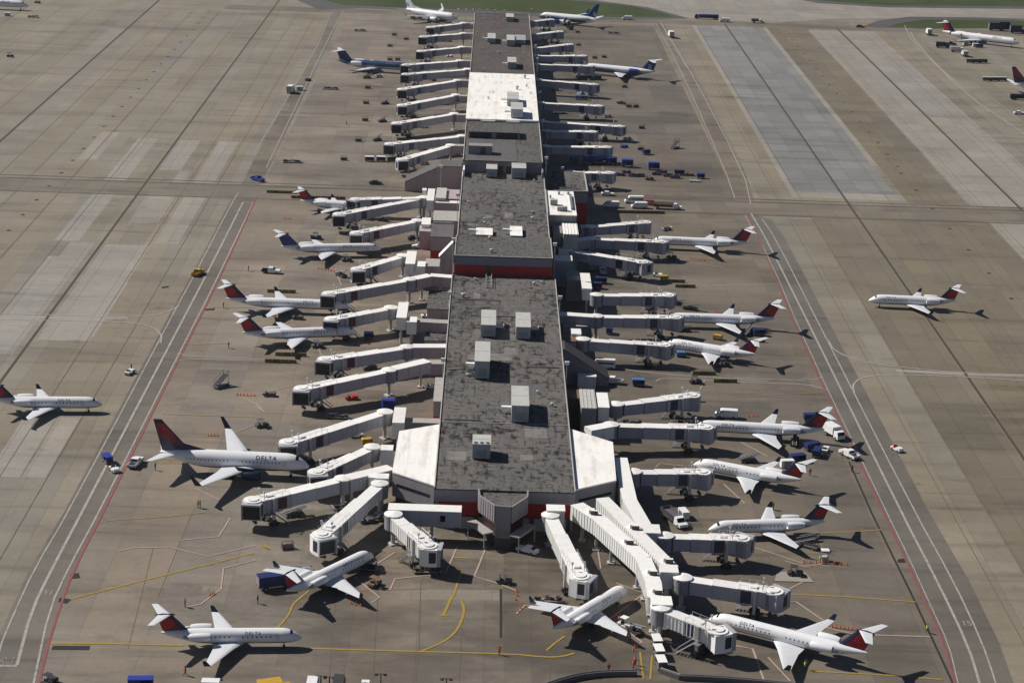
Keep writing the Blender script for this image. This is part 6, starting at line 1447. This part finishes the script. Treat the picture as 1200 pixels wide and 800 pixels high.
# ------------------------------------------------------------------ people
pv = [(217,711,'stand','orange','standing near the pink line above the near left jet',180),(217,791,'walk','orange','walking below the near left jet',200),(585,767,'signal','orange','standing alone on the yellow line at the bottom middle',90),(713,787,'stand','red_paint','beside the curved blast fence at the bottom',90),(742,783,'walk','orange','at the gap in the blast fence',45),(744,779,'stand','orange','behind the one at the gap in the blast fence',45),(949,557,'stand','red_paint','in red beside the small jet tail below the carts',90),(998,553,'stand','red_paint','in red at the red line on the right',90),(987,536,'stand','orange','beside the white pickup on the right',0),(291,318,'stand','cloth_dark','dark figure behind the white and blue pickup',0),(182,551,'stand','cloth_dark','dark figure behind the tail of the large left jet',0),(232,595,'stand','orange','left one of two near the large left jet shadow',0),(234.5,595,'stand','lime_vest','right one of two near the large left jet shadow',0),(943,784,'signal','lime_vest','in lime vest by the wing of the nearest right jet',0),(961,659,'stand','lime_vest','in lime vest at the small white booth',0),(1086,741,'walk','lime_vest','beside the dark trench at lower right',0),(154,434,'stand','cloth_dark','dark driver figure at the white tractor left of the road',0),(302,707,'stand','cloth_dark','dark figure at the lower left jet wing tip',0),(406,147,'walk','cloth_dark','dark figure on the far left apron',0),(904,597,'stand','red_paint','in red between two right jets, left one',0),(906,597,'stand','orange','in orange between two right jets, right one',0),(725,730,'stand','orange','beside the belt loader at the lower middle jet',0),(738,752,'stand','orange','bending over cones right of the lower middle jet',0),(268,408,'stand','cloth_dark','dark figure left of the tail of the jet before the barriers',0),(262,361,'stand','cloth_dark','dark figure beneath the tail of the long left jet',0)]
for x,y,po,ve,l,a in pv: place('person', x, y, a, 'person '+l, 'ramp workers', pose=po, vest=ve)
# ------------------------------------------------------------------ booth, blast fence, lamp posts
p = P(966,657); t = thing('marshal_booth', 'small white roofed booth beside the jet on the right', 'booth', p, 0); g = MB(); g.box(-.8,.8,-.7,.7,2.3,2.45); g.build('roof', 'white_paint', t); g = MB(); g.box(-.6,.6,-.5,.5,.0,1.1); g.build('counter', 'unit_gray', t)
for sx in (-.7,.7):
    for sy in (-.6,.6): g = MB(); g.tube((sx,sy,0),(sx,sy,2.3),.05,n=5); g.build('post', 'metal_gray', t)
p = P(930,676); t = thing('rubber_mat', 'pale mat under the dark tractor right of the open cab bridge', 'mat', (p.x,p.y,.1)); g = MB(); g.hexa([(-4,-2.2,0),(3.6,-2.2,0),(2.6,2.2,0),(-3,2.2,0),(-4,-2.2,.03),(3.6,-2.2,.03),(2.6,2.2,.03),(-3,2.2,.03)]); g.build('mat', 'line_faint', t)
def blast(pts, label):
    w_ = smooth_line([P(*q) for q in pts]); c = w_[0].copy(); t = thing('blast_fence', label, 'blast fence', c, 0, 'blast fences along the bottom edge'); sp = strip_pts(w_, .7)
    g = MB(); r = MB()
    for (a,b),(d,e_) in zip(sp, sp[1:]):
        q = [a-c,d-c,e_-c,b-c]; g.hexa([(k.x,k.y,0) for k in q]+[(k.x,k.y,.95) for k in q])
        m1, m2 = (a+b)/2-c, (d+e_)/2-c; r.tube((m1.x,m1.y,1.05),(m2.x,m2.y,1.05),.10,n=5)
    g.build('panel', 'fence_blue', t); r.build('rail', 'metal_gray', t)
mat('fence_blue', (.13,.12,.12), .6, dirt=.2); 
blast([(640,806),(668,797),(690,793),(715,791),(746,791)],'dark curved blast fence at the bottom, left of the gap'); blast([(797,796),(830,797),(884,801),(930,806)],'dark blast fence at the bottom, right of the gap'); blast([(774,788),(797,796)],'short dark blast fence piece closing the gap on the right')
def lamp(x,y,h,label):
    p = P(x,y); t = thing('lamp_post', label, 'lamp post', p, 0, 'lamp posts along the bottom edge'); g = MB(); g.tube((0,0,0),(0,0,h),.14,.09,n=8); g.build('pole', 'metal_dark', t)
    g = MB(); g.box(-.9,.9,-.05,.05,h-.1,h); g.build('arm', 'metal_dark', t)
    for s in (-.75,.75): g = MB(); g.prism([(s-.3,-.25),(s+.3,-.25),(s+.3,.25),(s-.3,.25)],h-.3,h-.102); g.build('lamp_head', 'metal_dark', t)
lamp(446,815,4.2,'T shaped lamp post at the bottom edge near the middle'); lamp(376,806,2.4,'short lamp post between the cut off vans at the bottom'); lamp(523,808,2.2,'short post at the bottom edge right of the T shaped lamp'); lamp(386,806,2.2,'short lamp post right of the white cut off van')

for x,y,k,l,kw in ((533,31,'cart','left of the far tip of the concourse',dict(cover='silver',side='metal_dark')),(519,47,'tug','under the second far left bridge middle',dict(body='white_paint')),(530,60,'cart','at the root of the third far left bridge',dict(cover='navy',side='metal_dark')),(508,64,'dolly','under the third far left bridge',{}),(512,81,'tug','under the bridge to the dark blue jet',dict(body='metal_dark')),(508,95,'rack','under the bridge just before the dark blue jet',{}),(430,92,'belt','below the wing of the dark blue jet',dict(L=4.6,rise=2.0)),(444,91,'dolly','under the belly of the dark blue jet',{}),
   (634,35,'tug','at the root of the far right tip bridge',dict(body='white_paint')),(640,50,'rack','under the second far right bridge',{}),(647,68,'tug','between the third and fourth far right bridges',dict(body='metal_dark')),(668,35,'cart','at the nose of the far right tip jet',dict(cover='navy',side='metal_dark')),(665,82,'dolly','under the jet with tail engines on the far right',{}),(735,89,'belt','at the wing of the far right jet with tail engines',dict(L=4.6,rise=2.0)),(668,104,'tug','under the bridge with three carts behind it',dict(body='white_paint')),(670,160,'tug','under the short far right bridge',dict(body='white_paint')),(683,179,'dolly','under the bridge behind the blue carts',{}),(745,126,'rack','right of the belt loader on the far right apron',{}),(757,181,'cart','beyond the blue cart row',dict(cover='blue_dark',side='blue_dark')),
   (781,270,'dolly','under the cab of the bridge nearest the cross road',{}),(745,321,'tug','under the empty bridge below the cross road jet',dict(body='plastic_gray')),(760,362,'dolly','under the empty middle right bridge',{}),(800,388,'belt','under the nose of the middle right jet',dict(L=5,rise=1.8)),(806,470,'belt','under the cab of the rising empty bridge',dict(L=5,rise=1.8)),(815,516,'tug','under the nose of the jet with carts at its tail',dict(body='plastic_gray')),(812,566,'rack','under the nose of the small jet below the carts',{}),(866,645,'tug','under the cab of the bridge by the booth jet',dict(body='plastic_gray')),(900,712,'rack','under the open cab bridge on the right',{}),(843,763,'tug','under the nearest jet bridge cab',dict(body='metal_dark')),
   (478,340,'cart','in the shade of the long rising left walkway',dict(cover='blue_dark',side='blue_dark')),(470,388,'dolly','below the tall white box on the left',{}),(433,432,'belt','between the two empty left bridges',dict(L=5,rise=1.8)),(412,468,'tug','in the shadow of the lower empty left bridge',dict(body='red_paint')),(345,604,'belt','under the bridge with wide dark cab',dict(L=5,rise=1.8)),(398,596,'dolly','between the two lower left bridges',{}),(430,612,'tug','right of the slanting lower left bridge',dict(body='plastic_gray')),(440,610,'dolly','above the ribbed bridge left of the porch',{})):
    place(k, x, y, 10+(x*7)%40, 'small %s %s' % ({'rack':'equipment rack','belt':'belt loader','tug':'tractor','dolly':'loaded dolly','cart':'baggage cart'}[k], l), GV[k], **kw)
# ------------------------------------------------------------------ render
scene.render.engine = 'CYCLES'
scene.render.resolution_x = 1024; scene.render.resolution_y = 682

m = bpy.data.materials.new('haze'); m.use_nodes = True; T = m.node_tree; T.nodes.clear()
o_ = T.nodes.new('ShaderNodeOutputMaterial'); v_ = T.nodes.new('ShaderNodeVolumePrincipled'); v_.inputs['Color'].default_value = (.80,.86,.95,1); v_.inputs['Density'].default_value = .00003; v_.inputs['Anisotropy'].default_value = .3
T.links.new(v_.outputs[0], o_.inputs['Volume']); M['haze'] = m
hz = MB().box(-4900,4900,-1600,9900,-1,176).build('haze', 'haze'); hz['kind'] = 'stuff'
